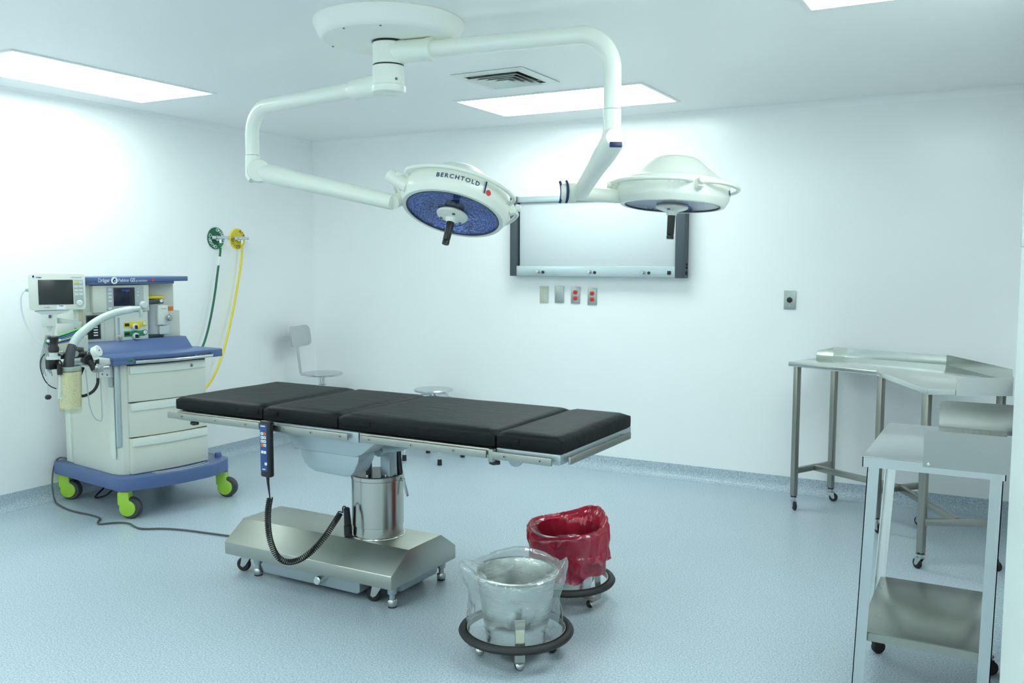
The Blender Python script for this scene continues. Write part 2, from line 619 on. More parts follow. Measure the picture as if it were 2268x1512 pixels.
def swivel_caster(parent, x, y, ztop, wr, ww, ang, m_fork, m_wheel, name='caster', off=None):
    """small caster: fork + stem as one part, the wheel its sub-part. ang = trail direction"""
    d = Vector((math.cos(ang), math.sin(ang), 0))
    q = Vector((-d.y, d.x, 0))
    off = wr * 0.7 if off is None else off
    wc = Vector((x, y, 0)) + d * off + Vector((0, 0, wr))
    f = MB()
    f.cyl((x, y, ztop - 0.004), (x, y, ztop), wr * 0.9, n=16)
    f.cyl((x, y, 2 * wr + 0.002), (x, y, ztop), wr * 0.45, n=12)
    for sgn in (-1, 1):
        s0 = q * (sgn * (ww / 2 + 0.003))
        top = Vector((x, y, 2 * wr + 0.004)) + s0
        pts = [(-wr * 0.55, 2 * wr + 0.006), (wr * 0.8, 2 * wr + 0.006), (off + wr * 0.35, wr * 0.9), (off, wr * 0.65), (off - wr * 0.4, wr * 0.9)]
        base = Vector((x, y, 0)) + s0
        f.prism(pts, -0.0015, 0.0015, lambda u, v, w, base=base: base + d * u + Vector((0, 0, v)) + q * w)
    f.obox(Vector((x, y, 2 * wr + 0.006)) - d * wr * 0.55, Vector((x, y, 2 * wr + 0.006)) + d * wr * 0.8, ww + 0.009, 0.004)
    fo = f.build(name, m_fork, parent)
    w = MB()
    w.lathe([(0, -ww / 2), (wr * 0.8, -ww / 2), (wr, -ww / 2 + ww * 0.25), (wr, ww / 2 - ww * 0.25), (wr * 0.8, ww / 2), (0, ww / 2)], wc, q, 20)
    w.build('wheel', m_wheel, fo)
    return fo
# ---------------------------------------------------------------- the room
VX = 1.25           # vestibule side beyond the door opening
def slab(name, m, *b):
    struct(MB().box(*b), name, m)
slab('floor', 'floor', XL - .1, VX + .1, YF - .1, YB + .1, -0.1, 0.0)
slab('ceiling', 'ceiling', XL - .1, VX + .1, YF - .1, YB + .1, ZC, ZC + .1)
slab('wall_left', 'wall', XL - .1, XL, YF - .1, YB + .1, 0, ZC)
slab('wall_back', 'wall', XL, XR + .1, YB, YB + .1, 0, ZC)
slab('wall_right', 'wall', XR, XR + .14, 1.62, YB, 0, ZC)
slab('wall_front', 'wall', XL, VX, YF - .1, YF, 0, ZC)
w = MB()
w.box(VX, VX + .1, YF, 1.62, 0, ZC)
w.box(XR + .14, VX + .1, 1.62, 1.72, 0, ZC)
struct(w, 'wall_side', 'wall')

def cove_profile(h, r, t=0.004):
    pts = [(0, 0), (r, 0), (r, t * 0.4)]
    for i in range(1, 8):
        a = PI / 2 * i / 8
        pts.append((r - (r - t) * math.sin(a), r - (r - t) * math.cos(a)))
    pts += [(t, r), (t, h), (0, h)]
    return pts
cp = cove_profile(0.10, 0.055)
struct(MB().prism(cp, YF, YB, lambda u, v, w: (XL + u, w, v)), 'baseboard_left', 'floor')
struct(MB().prism(cp, XL, XR, lambda u, v, w: (w, YB - u, v)), 'baseboard_back', 'floor')
struct(MB().prism(cp, 1.62, YB, lambda u, v, w: (XR - u, w, v)), 'baseboard_right', 'floor')
cc = cove_profile(0.05, 0.05, 0.002)
struct(MB().prism(cc, YF, YB, lambda u, v, w: (XL + u, w, ZC - v)), 'trim_1', 'wall')
struct(MB().prism(cc, XL, XR, lambda u, v, w: (w, YB - u, ZC - v)), 'trim_2', 'wall')

# ---------------------------------------------------------------- door leaf standing open at the right edge of the view
FE = Vector((0.014, 1.55, 0)); HG = Vector((0.050, 0.65, 0))
dd = (HG - FE); DL = dd.length; dd.normalize(); dn = Vector((-dd.y, dd.x, 0))
if dn.x > 0: dn = -dn
def dm(u, v, w): return FE + dd * u + Vector((0, 0, v)) - dn * w
door = MB()
door.prism([(0, 0.01), (0.12, 0.01), (0.12, 2.12), (0, 2.12)], 0, 0.042, dm)
door.prism([(0.12, 0.01), (DL, 0.01), (DL, 1.56), (0.12, 1.56)], 0, 0.042, dm)
door.prism([(0.12, 2.0), (DL, 2.0), (DL, 2.12), (0.12, 2.12)], 0, 0.042, dm)
door.prism([(DL - .15, 1.56), (DL, 1.56), (DL, 2.0), (DL - .15, 2.0)], 0, 0.042, dm)
door_o = struct(door, 'door_1', 'whitegloss')
g = MB()
for a, b, c, d in ((0.115, DL - .145, 1.555, 1.575), (0.115, DL - .145, 1.985, 2.005), (0.112, 0.124, 1.555, 2.005), (DL - .157, DL - .145, 1.555, 2.005)):
    g.prism([(a, c), (b, c), (b, d), (a, d)], -0.003, 0.045, dm)
g.build('window_gasket', 'rubber', door_o)
MB().prism([(0.115, 1.56), (DL - .15, 1.56), (DL - .15, 2.0), (0.115, 2.0)], 0.018, 0.024, dm).build('window_pane', 'glass', door_o)
g = MB()
for a, b, c, d in ((0.085, DL - .115, 1.525, 1.550), (0.085, DL - .115, 2.010, 2.035), (0.085, 0.110, 1.525, 2.035), (DL - .140, DL - .115, 1.525, 2.035)):
    g.prism([(a, c), (b, c), (b, d), (a, d)], -0.006, 0.0, dm, 0.001)
g.build('window_moulding', 'whitegloss', door_o)

# ---------------------------------------------------------------- ceiling lights
def ceiling_light(label, x0, x1, y0, y1):
    cx, cy = (x0 + x1) / 2, (y0 + y1) / 2
    t = thing('ceiling_light', label, 'ceiling light', (0, 0, 0), 0, (cx, cy, ZC), 'recessed ceiling light panels')
    f = MB()
    k = 0.022
    for a, b, c, d in ((x0 - k, x1 + k, y0 - k, y0), (x0 - k, x1 + k, y1, y1 + k), (x0 - k, x0, y0, y1), (x1, x1 + k, y0, y1)):
        f.box(a, b, c, d, ZC - 0.006, ZC + 0.0, 0.0015)
    f.build('frame', 'ceiling', t)
    MB().box(x0, x1, y0, y1, ZC - 0.003, ZC - 0.0005).build('diffuser', 'lamp', t)
    return t
ceiling_light('lit rectangular ceiling panel along the left wall, above the anesthesia machine', -4.955, -4.315, 2.78, 4.045)
ceiling_light('lit rectangular ceiling panel crossing behind the bent lamp arm, near the back wall', -3.14, -1.90, 4.975, 5.61)
ceiling_light('lit ceiling panel cut off by the top edge, above the steel tables', -0.75, -0.11, 2.62, 3.875)
ceiling_light('added fill light panel at the near end of the room, outside the view', -3.14, -1.90, 0.75, 1.39)  # unseen panel added to even out the room's brightness
ceiling_light('added fill light panel along the left wall behind the camera, outside the view', -4.955, -4.315, -0.75, 0.49)  # added as fill for the near floor and ceiling, position guessed
ceiling_light('added fill light panel at the far near-side end of the room, outside the view', -3.14, -1.90, -1.20, -0.56)  # another unseen panel, added for more fill from the rear
ceiling_light('added fill light panel right behind the camera, outside the view', -0.75, -0.11, -1.25, -0.01)  # added rear fill on the right side, placed by guess

# ---------------------------------------------------------------- ceiling air vent
t = thing('ceiling_vent', 'square white ceiling air diffuser with nested louvres behind the surgical light', 'air vent', (0, 0, 0), 0, (-2.515, 4.495, ZC))
vx, vy, vr = -2.515, 4.495, 0.225
f = MB()
def sq_ring(mb, r0, z0, r1, z1, th=0.004):
    """square ring sloping from half-size r0 at z0 to r1 at z1"""
    def c(r, z): return [(vx - r, vy - r, z), (vx + r, vy - r, z), (vx + r, vy + r, z), (vx - r, vy + r, z)]
    A, B, C_, D_ = c(r0, z0), c(r1, z1), c(r1, z1 + th), c(r0, z0 + th)
    for i in range(4):
        j = (i + 1) % 4
        mb.quad([A[i], A[j], B[j], B[i]])
        mb.quad([B[i], B[j], C_[j], C_[i]])
        mb.quad([D_[i], C_[i], C_[j], D_[j]])
        mb.quad([A[i], D_[i], D_[j], A[j]])
sq_ring(f, vr, ZC - 0.006, vr - 0.055, ZC - 0.010)
f.build('frame', 'whitegloss', t)
b = MB(); b.box(vx - .172, vx + .172, vy - .172, vy + .172, ZC - 0.0022, ZC - 0.0002); b.build('duct_dark_backing', 'black', t)  # flat black plate stands in for the darkness inside the duct
for r in (0.150, 0.112, 0.074, 0.036):
    m_ = MB(); sq_ring(m_, r + 0.006, ZC - 0.022, r - 0.020, ZC - 0.006, 0.002); m_.build('louvre', 'whitegloss', t)
b = MB(); b.box(vx - .012, vx + .012, vy - .012, vy + .012, ZC - 0.02, ZC - 0.005); b.build('louvre', 'whitegloss', t)

# ---------------------------------------------------------------- film viewer on the back wall
def onwall(mb, x0, x1, z0, z1, d0, d1, bev=0.0):
    return mb.box(x0, x1, YB - d1, YB - d0, z0, z1, bev)
t = thing('film_viewer', 'wide unlit white x-ray film viewer with dark grey end caps on the back wall', 'x-ray viewer', (0, 0, 0), 0, (-2.61, YB, 1.41))
onwall(MB(), -3.225, -2.015, 1.48, 1.955, 0.002, 0.055, 0.002).build('opal_screen', 'xray', t)
onwall(MB(), -3.245, -1.995, 1.950, 1.992, 0.0, 0.075, 0.006).build('clip_rail', 'alu_bar', t)
o = onwall(MB(), -3.245, -1.995, 1.408, 1.484, 0.0, 0.085, 0.006).build('control_bar', 'alu_bar', t)
onwall(MB(), -3.290, -3.236, 1.408, 1.995, 0.0, 0.09, 0.003).build('end_cap', 'darkgrey', t)
onwall(MB(), -2.004, -1.938, 1.404, 1.985, 0.0, 0.09, 0.003).build('end_cap', 'darkgrey', t)
for x in (-3.055, -2.641, -2.233):
    k = MB()
    k.cyl((x, YB - .084, 1.440), (x, YB - .088, 1.440), 0.019, n=24)
    k.cyl((x, YB - .086, 1.440), (x, YB - .112, 1.440), 0.014, 0.012, n=20, bev=0.002)
    k.build('dimmer_knob', 'zinc', t)
    MB().cyl((x + 0.042, YB - .084, 1.438), (x + 0.042, YB - .092, 1.438), 0.011, n=20, bev=0.002).build('push_button', 'black', t)
MB().box(-2.058, -2.032, YB - .091, YB - .084, 1.427, 1.453, 0.002).build('rocker_switch', 'black', t)
for z, r in ((1.437, 0.013), (1.475, 0.008), (1.498, 0.008)):
    MB().cyl((-1.938, YB - .045, z), (-1.928, YB - .045, z), r, n=14, bev=0.002).build('side_socket', 'black', t)

# ---------------------------------------------------------------- wall plates
def plate(name, label, cat, x, z, m, w=0.072, h=0.122, tilt=0.0):
    t = thing(name, label, cat, (x, YB, z), 0, (0, 0, 0))
    t.rotation_euler = (0, R(tilt), 0)
    MB().box(-w / 2, w / 2, -0.007, 0.0, -h / 2, h / 2, 0.002).build('plate', m, t)
    return t
def screws(t, dz, m='zinc'):
    for z in (dz, -dz):
        MB().cyl((0, -0.007, z), (0, -0.0085, z), 0.0035, n=12).build('screw', m, t)
t = plate('cover_plate', 'beige blank cover plate with a chipped edge, first of four under the film viewer', 'wall plate', -3.044, 1.270, 'plate_beige')
screws(t, 0.046, 'brass')
t = plate('cover_plate', 'plain grey blank cover plate between the beige plate and a red outlet', 'wall plate', -2.917, 1.272, 'plate', w=0.074)
screws(t, 0.040, 'plate')
def outlet(label, x, z):
    t = plate('power_outlet', label, 'power outlet', x, z, 'plate', w=0.072, h=0.122)
    for s in (1, -1):
        m_ = MB()
        pts = []
        for i in range(24):
            a = 2 * PI * i / 24
            pts.append((0.0175 * math.cos(a), max(-0.0145, min(0.0145, 0.0175 * math.sin(a)))))
        zc = s * 0.0215
        m_.prism(pts, -0.011, -0.006, lambda u, v, w: (u, w, v + zc), 0.0008)
        rc = m_.build('receptacle', 'red', t, label='red socket face')
        h = MB()
        h.box(-0.0075, -0.0055, -0.0116, -0.0105, zc - 0.001, zc + 0.008)
        h.box(0.0055, 0.0075, -0.0116, -0.0105, zc - 0.001, zc + 0.007)
        h.cyl((0, -0.0105, zc - 0.008), (0, -0.0116, zc - 0.008), 0.0028, n=10)
        h.build('slots', 'black', rc)
    MB().cyl((0, -0.007, 0), (0, -0.0085, 0), 0.003, n=12).build('screw', 'zinc', t)
    return t
outlet('steel plate with two red sockets, next to the plain grey plate', -2.786, 1.270)
outlet('steel plate with two red sockets, rightmost of the four plates under the film viewer', -2.652, 1.264)
t = plate('socket_plate', 'steel wall plate with one round black socket, alone on the wall above the tables', 'wall plate', -1.250, 1.269, 'plate', w=0.075, h=0.122)
screws(t, 0.035)
b = MB()
b.lathe([(0, 0), (0.018, 0), (0.018, 0.007), (0.012, 0.009), (0, 0.006)], (0, -0.0065, 0), (0, -1, 0), 24)
b.build('round_socket', 'black', t)

# ---------------------------------------------------------------- gas outlets on the left wall
def gas_outlet(name, label, y, z, r, m, words, tm, valve_len, tail):
    t = thing(name, label, 'gas outlet', (XL, y, z), 0, (0, 0, 0))
    MB().lathe([(0, 0), (r, 0), (r, 0.006), (r - 0.004, 0.010), (0, 0.010)], (0, 0, 0), (1, 0, 0), 40).build('wall_disc', m, t)
    rt = r * 0.76
    for word, a0, step in words:
        for i, ch in enumerate(word):
            if ch == ' ':
                continue
            ang = R(step * i + a0)
            c0 = Vector((0.0106, rt * math.sin(ang), rt * math.cos(ang)))
            up = Vector((0, math.sin(ang), math.cos(ang)))
            rd = Vector((0, math.cos(ang), -math.sin(ang)))
            text(ch, 0.033, tm, t, 'letter', c0, rd, up, 0.0005, bold=0.0004)
    v = MB()
    v.cyl((0.008, 0.0, 0.0), (0.022, 0.0, 0.0), 0.020, n=20, bev=0.002)
    va = Vector((0.028, -0.060, 0.004)); vd = Vector((0.45, 0.89, 0.0)).normalized()
    v.cyl((0.02, 0, 0), (0.060, 0, 0), 0.010, n=18, bev=0.002)
    v.cyl(va, va + vd * 0.030, 0.0145, n=18, bev=0.003)
    v.cyl(va + vd * 0.034, va + vd * (0.08 + valve_len * 0.4), 0.0120, n=18, bev=0.002)
    v.cyl(va + vd * (0.08 + valve_len * 0.4), va + vd * (0.055 + valve_len), 0.0140, n=18, bev=0.003)
    v.cyl((0.05, 0, -0.002), (0.05, 0, -0.038), 0.011, n=14, bev=0.001)
    pz = va + vd * (0.03 + valve_len)
    v.cyl(pz, pz - Vector((0, 0, 0.026)), 0.008, n=14, bev=0.001)
    v.build('valve', 'chrome', t, label='chrome quick connector')
    c = MB()
    c.cyl((0.05, 0, -0.036), (0.05, 0, -0.062), 0.013, 0.010, n=16, bev=0.002)
    c.build('connector_sleeve', tail, t)
    return t
OX = (('OXIGENO', 8, 17), ('OXIGENO', 188, 17))
AR = (('AIRE', 22, 22), ('MEDICO', 150, 22))
gas_outlet('oxygen_outlet', 'round green wall disc lettered OXIGENO with a chrome valve', 4.935, 1.683, 0.082, 'green', OX, 'white', 0.075, 'green_mid')
gas_outlet('air_outlet', 'round yellow wall disc with dark lettering and a chrome valve', 5.153, 1.684, 0.080, 'yellow', AR, 'navy', 0.062, 'yellow')
def hose(name, label, cat, pts, r, m, sm=3, n=10, parent=None):
    h = MB(); h.tube(pts, r, n, smooth_path=sm)
    o = h.build(name, m, parent)
    if cat: tag(o, label, cat)
    return o
h = hose('oxygen_hose', 'green rubber hose hanging from the green wall disc behind the anesthesia machine', 'hose',
     [(XL + .05, 4.935, 1.612), (XL + .05, 4.93, 1.56), (XL + .048, 4.905, 1.44), (XL + .05, 4.86, 1.22), (XL + .06, 4.78, .98), (XL + .07, 4.70, .84), (XL + .09, 4.55, .70), (XL + .12, 4.36, .62)], 0.0085, 'green')
MB().cyl((XL + .05, 4.926, 1.545), (XL + .048, 4.913, 1.478), 0.0092, n=12).build('paper_tag', 'label', h, label='white sticker wrapped round the hose')
hose('air_hose', 'yellow rubber hose hanging from the yellow wall disc down behind the cabinet', 'hose',
     [(XL + .05, 5.153, 1.620), (XL + .05, 5.15, 1.55), (XL + .048, 5.12, 1.40), (XL + .05, 5.06, 1.18), (XL + .06, 4.98, .96), (XL + .08, 4.90, .80), (XL + .12, 4.76, .63), (XL + .14, 4.60, .53), (XL + .15, 4.42, .50)], 0.0085, 'yellow')

# ---------------------------------------------------------------- surgical light
CX, CY = -2.39, 3.235
sl = thing('surgical_light', 'white ceiling-mounted surgical light with two bent arms and two round lamp heads', 'surgical light', (0, 0, 0), 0, (CX, CY, ZC))
m_ = MB()
m_.lathe([(0, 0.080), (0.278, 0.080), (0.288, 0.077), (0.302, 0.060), (0.312, 0.035), (0.322, 0.016), (0.322, 0.004), (0.318, 0), (0, 0)], (CX + .005, CY, ZC), (0, 0, -1), 64)
can = m_.build('ceiling_canopy', 'canopy', sl)
g = MB()
for a in (-60, 20, 100, 190, 265):
    g.cyl((CX + .27 * math.cos(R(a)), CY + .27 * math.sin(R(a)), ZC - .078), (CX + .27 * math.cos(R(a)), CY + .27 * math.sin(R(a)), ZC - .083), 0.004, n=8)
g.build('screws', 'dark_metal', can)
m_ = MB()
m_.cyl((CX, CY, 2.441), (CX, CY, 2.451), 0.070, n=40)
m_.build('bearing_gap', 'black', sl)
MB().cyl((CX, CY, 2.345), (CX, CY, 2.351), 0.0665, n=40).build('bearing_gap', 'black', sl)
m_ = MB()
m_.cyl((CX, CY, 2.351), (CX, CY, 2.443), 0.068, n=40, bev=0.002)
m_.cyl((CX, CY, 2.264), (CX, CY, 2.345), 0.069, n=40, bev=0.002)
m_.lathe([(0, 0), (0.060, 0), (0.070, 0.006), (0.073, 0.014), (0.073, 0.032), (0.069, 0.036), (0, 0.036)], (CX, CY, 2.229), (0, 0, 1), 40)
col = m_.build('column', 'enamel', sl)
v = Vector((0, 0, 0)) - Vector((CX, CY, 0)); v.normalize(); q = Vector((-v.y, v.x, 0))
p = Vector((CX, CY, 2.283)) + (v * math.cos(R(28)) + q * math.sin(R(28))) * 0.067
MB().cyl(p, p + (p - Vector((CX, CY, 2.283))).normalized() * 0.004, 0.006, n=12).build('screw', 'dark_metal', col)

# upper arm, to the right: sleeve, bent tube, drop, knuckle
zR = 2.402
eR = Vector((-1.397, 3.355, zR)); hub = Vector((CX, CY, zR)); d1 = (eR - hub).normalized()
m_ = MB()
m_.tube([hub + d1 * 0.03, hub + d1 * 0.085, hub + d1 * 0.20], [0.058, 0.047, 0.046], 28)
m_.tube([hub + d1 * 0.19, hub + d1 * 0.212], 0.049, 28)
m_.build('arm_sleeve', 'enamel', sl)
def bend_path(a, b, c, rad, n=14):
    """straight a->b, round corner of radius rad, then b->c"""
    u = (b - a).normalized(); w = (c - b).normalized()
    P = [a]
    s0, s1 = b - u * rad, b + w * rad
    cen = b - u * rad + w * rad
    for i in range(n + 1):
        th = PI / 2 * i / n
        P.append(cen + (-w) * rad * math.cos(th) + u * rad * math.sin(th))
    P.append(c)
    return P
m_ = MB()
m_.tube(bend_path(hub + d1 * 0.20, eR, Vector((eR.x, eR.y, 2.105)), 0.145), 0.0345, 28)
m_.build('bent_arm', 'enamel', sl)
camv = Vector((0, 0, 1.5))
m_ = MB()
m_.tube([(eR.x, eR.y, 2.103), (eR.x, eR.y, 2.02)], 0.0355, 28)
J2 = Vector((eR.x - .008, eR.y + .012, 1.972))
K2 = Vector((-1.775, 3.895, 1.833))
ad = (K2 - J2).normalized()
m_.tube([(eR.x, eR.y, 2.022), (eR.x, eR.y, 2.0), (eR.x, eR.y, 1.975)], [0.0355, 0.040, 0.036], 28)
m_.build('arm_joint', 'enamel', sl)
m_ = MB()
m_.tube([J2 - ad * 0.075, J2 - ad * 0.06, J2 + ad * 0.10, J2 + ad * 0.30, K2 - ad * 0.02, K2 + ad * 0.01], [0.036, 0.046, 0.047, 0.040, 0.037, 0.036], 28)
sp = m_.build('spring_arm', 'enamel', sl)
tip = J2 - ad * 0.072
side = ad.cross(Vector((0, 0, 1))).normalized()
upv = side.cross(ad).normalized()
MB().obox(tip - ad * 0.006 - side * 0.024 - upv * 0.030, tip - ad * 0.006 + side * 0.024 - upv * 0.030, 0.016, 0.018, up=upv, bev=0.002).build('end_grille', 'navy', sp, label='dark rectangular end opening')

# lower arm, to the left
zL = 2.282
eL = Vector((-3.419, 3.462, zL)); hubL = Vector((CX, CY, 2.275)); d2 = (eL - hubL).normalized()
m_ = MB()
m_.tube([hubL + d2 * 0.03, hubL + d2 * 0.085, hubL + d2 * 0.225, hubL + d2 * 0.245], [0.050, 0.0475, 0.046, 0.040], 28)
m_.build('arm_sleeve', 'enamel', sl)
m_ = MB()
m_.tube(bend_path(hubL + d2 * 0.23, eL, Vector((eL.x, eL.y, 2.047)), 0.14), 0.0345, 28)
m_.build('bent_arm', 'enamel', sl)
m_ = MB()
m_.tube([(eL.x, eL.y, 2.045), (eL.x, eL.y, 1.945), (eL.x + 0.012, eL.y, 1.925)], [0.0355, 0.038, 0.033], 28)
m_.build('arm_joint', 'enamel', sl)
J1 = Vector((-3.372, 3.458, 1.962)); E1 = Vector((-2.60, 3.545, 1.79))
a1 = (E1 - J1).normalized()
tc_ = (camv - J1); tc_.z = 0; tc_.normalize()
m_ = MB()
m_.cyl(J1 - tc_ * 0.054, J1 + tc_ * 0.058, 0.056, n=44, bev=0.004)
m_.tube([J1, J1 + a1 * 0.2, J1 + a1 * 0.22, J1 + a1 * 0.5, E1], [0.050, 0.048, 0.044, 0.041, 0.037], 24)
sp1 = m_.build('spring_arm', 'enamel', sl)
MB().cyl(J1 + tc_ * 0.040, J1 + tc_ * 0.043, 0.0575, n=44).build('joint_gap', 'grey_panel', sp1)

# the two lamp heads
def lamp_head(center, n_down, front_img, rot_text, parent):
    """center: of the cover glass; n_down: where the light points; front: towards the viewer; rot: heading of the lettering"""
    Z = -n_down.normalized()
    f = front_img - Z * front_img.dot(Z); f.normalize()
    Y = -f; X = Y.cross(Z)
    def W(p):
        p = Vector(p); c, s = math.cos(rot_text), math.sin(rot_text)
        return center + X * (p.x * c - p.y * s) + Y * (p.x * s + p.y * c) + Z * p.z
    def lathe(mb, prof, n=64):
        return mb.lathe(prof, center, Z, n)
    h = MB()
    lathe(h, [(0.228, 0.012), (0.228, 0.0), (0.235, -0.003), (0.248, 0.0), (0.263, 0.024), (0.268, 0.036), (0.268, 0.096), (0.264, 0.108), (0.252, 0.119), (0.238, 0.124), (0.228, 0.130),
              (0.212, 0.141), (0.180, 0.166), (0.145, 0.196), (0.118, 0.219), (0.100, 0.229), (0.070, 0.234), (0, 0.236)])
    head = h.build('lamp_head', 'enamel', parent)
    g = MB(); lathe(g, [(0.2285, 0.006), (0, 0.006), (0, 0.003), (0.2285, 0.003)]); g.build('cover_glass', 'glass_blue', head)
    g = MB(); lathe(g, [(0.227, 0.008), (0.205, 0.050), (0.15, 0.082), (0.09, 0.095), (0, 0.095)]); g.build('reflector', 'reflector', head)
    g = MB(); lathe(g, [(0.229, 0.003), (0.229, -0.001), (0.222, -0.001), (0.222, 0.003)]); g.build('glass_seal', 'darkgrey', head)
    g = MB(); lathe(g, [(0.0, 0.006), (0.050, 0.006), (0.050, 0.050), (0.0, 0.080)], 32); g.build('bulb_housing', 'dark_metal', head)
    g = MB(); lathe(g, [(0.074, 0.003), (0.078, -0.004), (0.074, -0.012), (0.050, -0.022), (0.030, -0.026), (0.022, -0.045), (0, -0.045), (0, 0.003)], 40)
    hub_ = g.build('handle_mount', 'enamel', head)
    g = MB()
    for a in (0.6, 2.7, 4.8):
        p = W((0.052 * math.cos(a), 0.052 * math.sin(a), -0.019)); g.cyl(p, p - Z * 0.004, 0.008, n=12)
    g.build('screws', 'dark_metal', hub_)
    g = MB(); lathe(g, [(0, -0.03), (0.0195, -0.03), (0.0175, -0.135), (0.015, -0.139), (0.018, -0.143), (0.017, -0.158), (0.0, -0.158)], 28)
    g.build('sterile_handle', 'black', head)
    # bumper rails on two brackets
    for s0, s1 in ((R(-68 - 90), R(72 - 90)), (R(84 - 90), R(170 - 90)), (R(-178 - 90), R(-80 - 90))):
        pts = []
        n = 22
        for i in range(n + 1):
            a = s0 + (s1 - s0) * i / n
            rr = 0.306
            if i == 0 or i == n: rr = 0.262
            if i == 1 or i == n - 1: rr = 0.292
            pts.append(W((rr * math.cos(a), rr * math.sin(a), 0.088)))
        g = MB(); g.tube(pts, 0.0105, 10, smooth_path=1); g.build('bumper_rail', 'enamel', head)
    for a in (R(-74 - 90), R(78 - 90), R(176 - 90)):
        rad = Vector((math.cos(a), math.sin(a), 0))
        g = MB()
        p0, p1 = W(rad * 0.262 + Vector((0, 0, 0.065))), W(rad * 0.292 + Vector((0, 0, 0.082)))
        g.obox(p0, p1, 0.03, 0.05, up=Z, bev=0.006)
        g.cyl(W(rad * 0.290 + Vector((0, 0, 0.088))), W(rad * 0.318 + Vector((0, 0, 0.088))), 0.017, n=20, bev=0.004)
        g.build('rail_bracket', 'enamel', head)
    # lettering wraps the side wall
    def bend(v):
        a = v.x / 0.2695 - PI / 2
        rr = 0.2692 + max(0, v.z)
        return W((rr * math.cos(a), rr * math.sin(a), 0.063 + v.y))
    text('BERCHTOLD', 0.030, 'navy', head, 'lettering', (0, 0, 0), (1, 0, 0), (0, 0, 1), 0.0006, bend=lambda v: bend(v + Vector((-0.014, 0, 0))), space=1.30, bold=0.0004)
    def patch(name, u0, u1, v0, v1, m, slant=0.0, shape='box'):
        mb = MB()
        if shape == 'disc':
            cu, cv, rd = (u0 + u1) / 2, (v0 + v1) / 2, (u1 - u0) / 2
            pts = [(cu + rd * math.cos(2 * PI * i / 20), cv + rd * math.sin(2 * PI * i / 20)) for i in range(20)]
        else:
            pts = [(u0, v0), (u1, v0), (u1 + slant, v1), (u0 + slant, v1)]
        mb.prism(pts, 0.0, 0.0008, lambda u, v, w: bend(Vector((u, v, w))))
        mb.build(name, m, head)
    patch('emblem_bar', 0.118, 0.126, -0.030, 0.030, 'navy')
    patch('emblem_line', 0.112, 0.114, -0.028, 0.026, 'grey_panel')
    patch('emblem_dot', 0.130, 0.158, -0.032, -0.004, 'red', shape='disc')
    return head, W, Z

def img_dir(r, u): return _Rv * r + _Uv * u
H1 = Vector((-2.364, 3.704, 1.735)); tc1 = (camv - H1).normalized()
m1 = img_dir(-0.235, -0.97)
m1 = (m1 - tc1 * m1.dot(tc1)).normalized()
n1 = m1 * math.sin(R(66.0)) + tc1 * math.cos(R(66.0))
head1, W1, Z1 = lamp_head(H1, n1, tc1, 0.0, sl)
H2 = Vector((-1.440, 4.219, 1.777)); tc2 = (camv - H2).normalized()
m2 = img_dir(-0.065, -0.99)
m2 = (m2 - tc2 * m2.dot(tc2)).normalized()
n2 = m2 * math.sin(R(82.5)) + tc2 * math.cos(R(82.5))
head2, W2, Z2 = lamp_head(H2, n2, tc2, R(98), sl)
g = MB()
pts = [(-0.026, -0.006), (0.026, -0.006), (0.026, 0.006), (-0.026, 0.006)]
def tagmap(a0, z0):
    def f(u, v, w):
        a = a0 + u / 0.268
        return W2(((0.2686 + w) * math.cos(a), (0.2686 + w) * math.sin(a), z0 + v))
    return f
g.prism([(-.028, -.008), (.028, -.008), (.028, .008), (-.028, .008)], 0, .0006, tagmap(R(-188), 0.050))
g.prism([(-.028, -.006), (.028, -.006), (.028, .006), (-.028, .006)], 0, .0006, tagmap(R(-188), 0.080))
g.build('type_label', 'label', head2)

# yoke from arm 1 to its head
g = MB()
e = W1((-0.250, 0.06, 0.05))
g.tube([E1, E1.lerp(e, 0.6), e], [0.034, 0.034, 0.030], 20)
g.build('head_yoke', 'enamel', sl)
kb = W1((-0.262, -0.055, 0.060))
g = MB(); g.cyl(kb, kb + n1 * 0.028, 0.011, n=16, bev=0.002); g.build('lock_knob', 'black', sl)
# stub grip beside head 1
g = MB()
s0, s1 = Vector((-2.606, 3.524, 1.918)), Vector((-2.500, 3.535, 1.858))
g.cyl(s0, s1, 0.030, 0.034, n=24, bev=0.003)
s2 = W1((-0.262, -0.03, 0.050))
g.cyl(s0 + Vector((0, 0, -.015)), s2, 0.010, n=14)
g.build('camera_grip', 'enamel', sl)
# knuckle and stem to head 2
g = MB()
kr = _R0
K = Vector((-1.826, 3.905, 1.834))
g.cyl(K - kr * 0.028, K + kr * 0.022, 0.045, n=30, bev=0.006)
e2 = W2((0.0, 0, 0))
left2 = H2 - _R0 * 0.255 + Vector((0, 0, 0.045))
g.tube([K + kr * 0.02, K.lerp(left2, 0.5), left2], [0.036, 0.034, 0.032], 24)
g.build('head_yoke', 'enamel', sl)
g = MB()
g.cyl(K - kr * 0.052, K - kr * 0.026, 0.040, 0.045, n=30, bev=0.003)
kn = g.build('knuckle_cap', 'enamel', sl)
for off, w_ in ((-0.060, 0.010), (-0.030, 0.012)):
    g = MB()
    pts = [(K + kr * (off + 0.010 * math.cos(a * 1.2)) + Vector((0, 0, 0.056 * math.sin(a))) - _F * 0.047 * math.cos(a) * (1 if off > -0.05 else 0.4)) for a in [R(-62 + 124 * i / 10) for i in range(11)]]
    g.tube(pts, 0.006, 8, flat=(1, 1))
    g.build('rubber_strip', 'navy', kn)
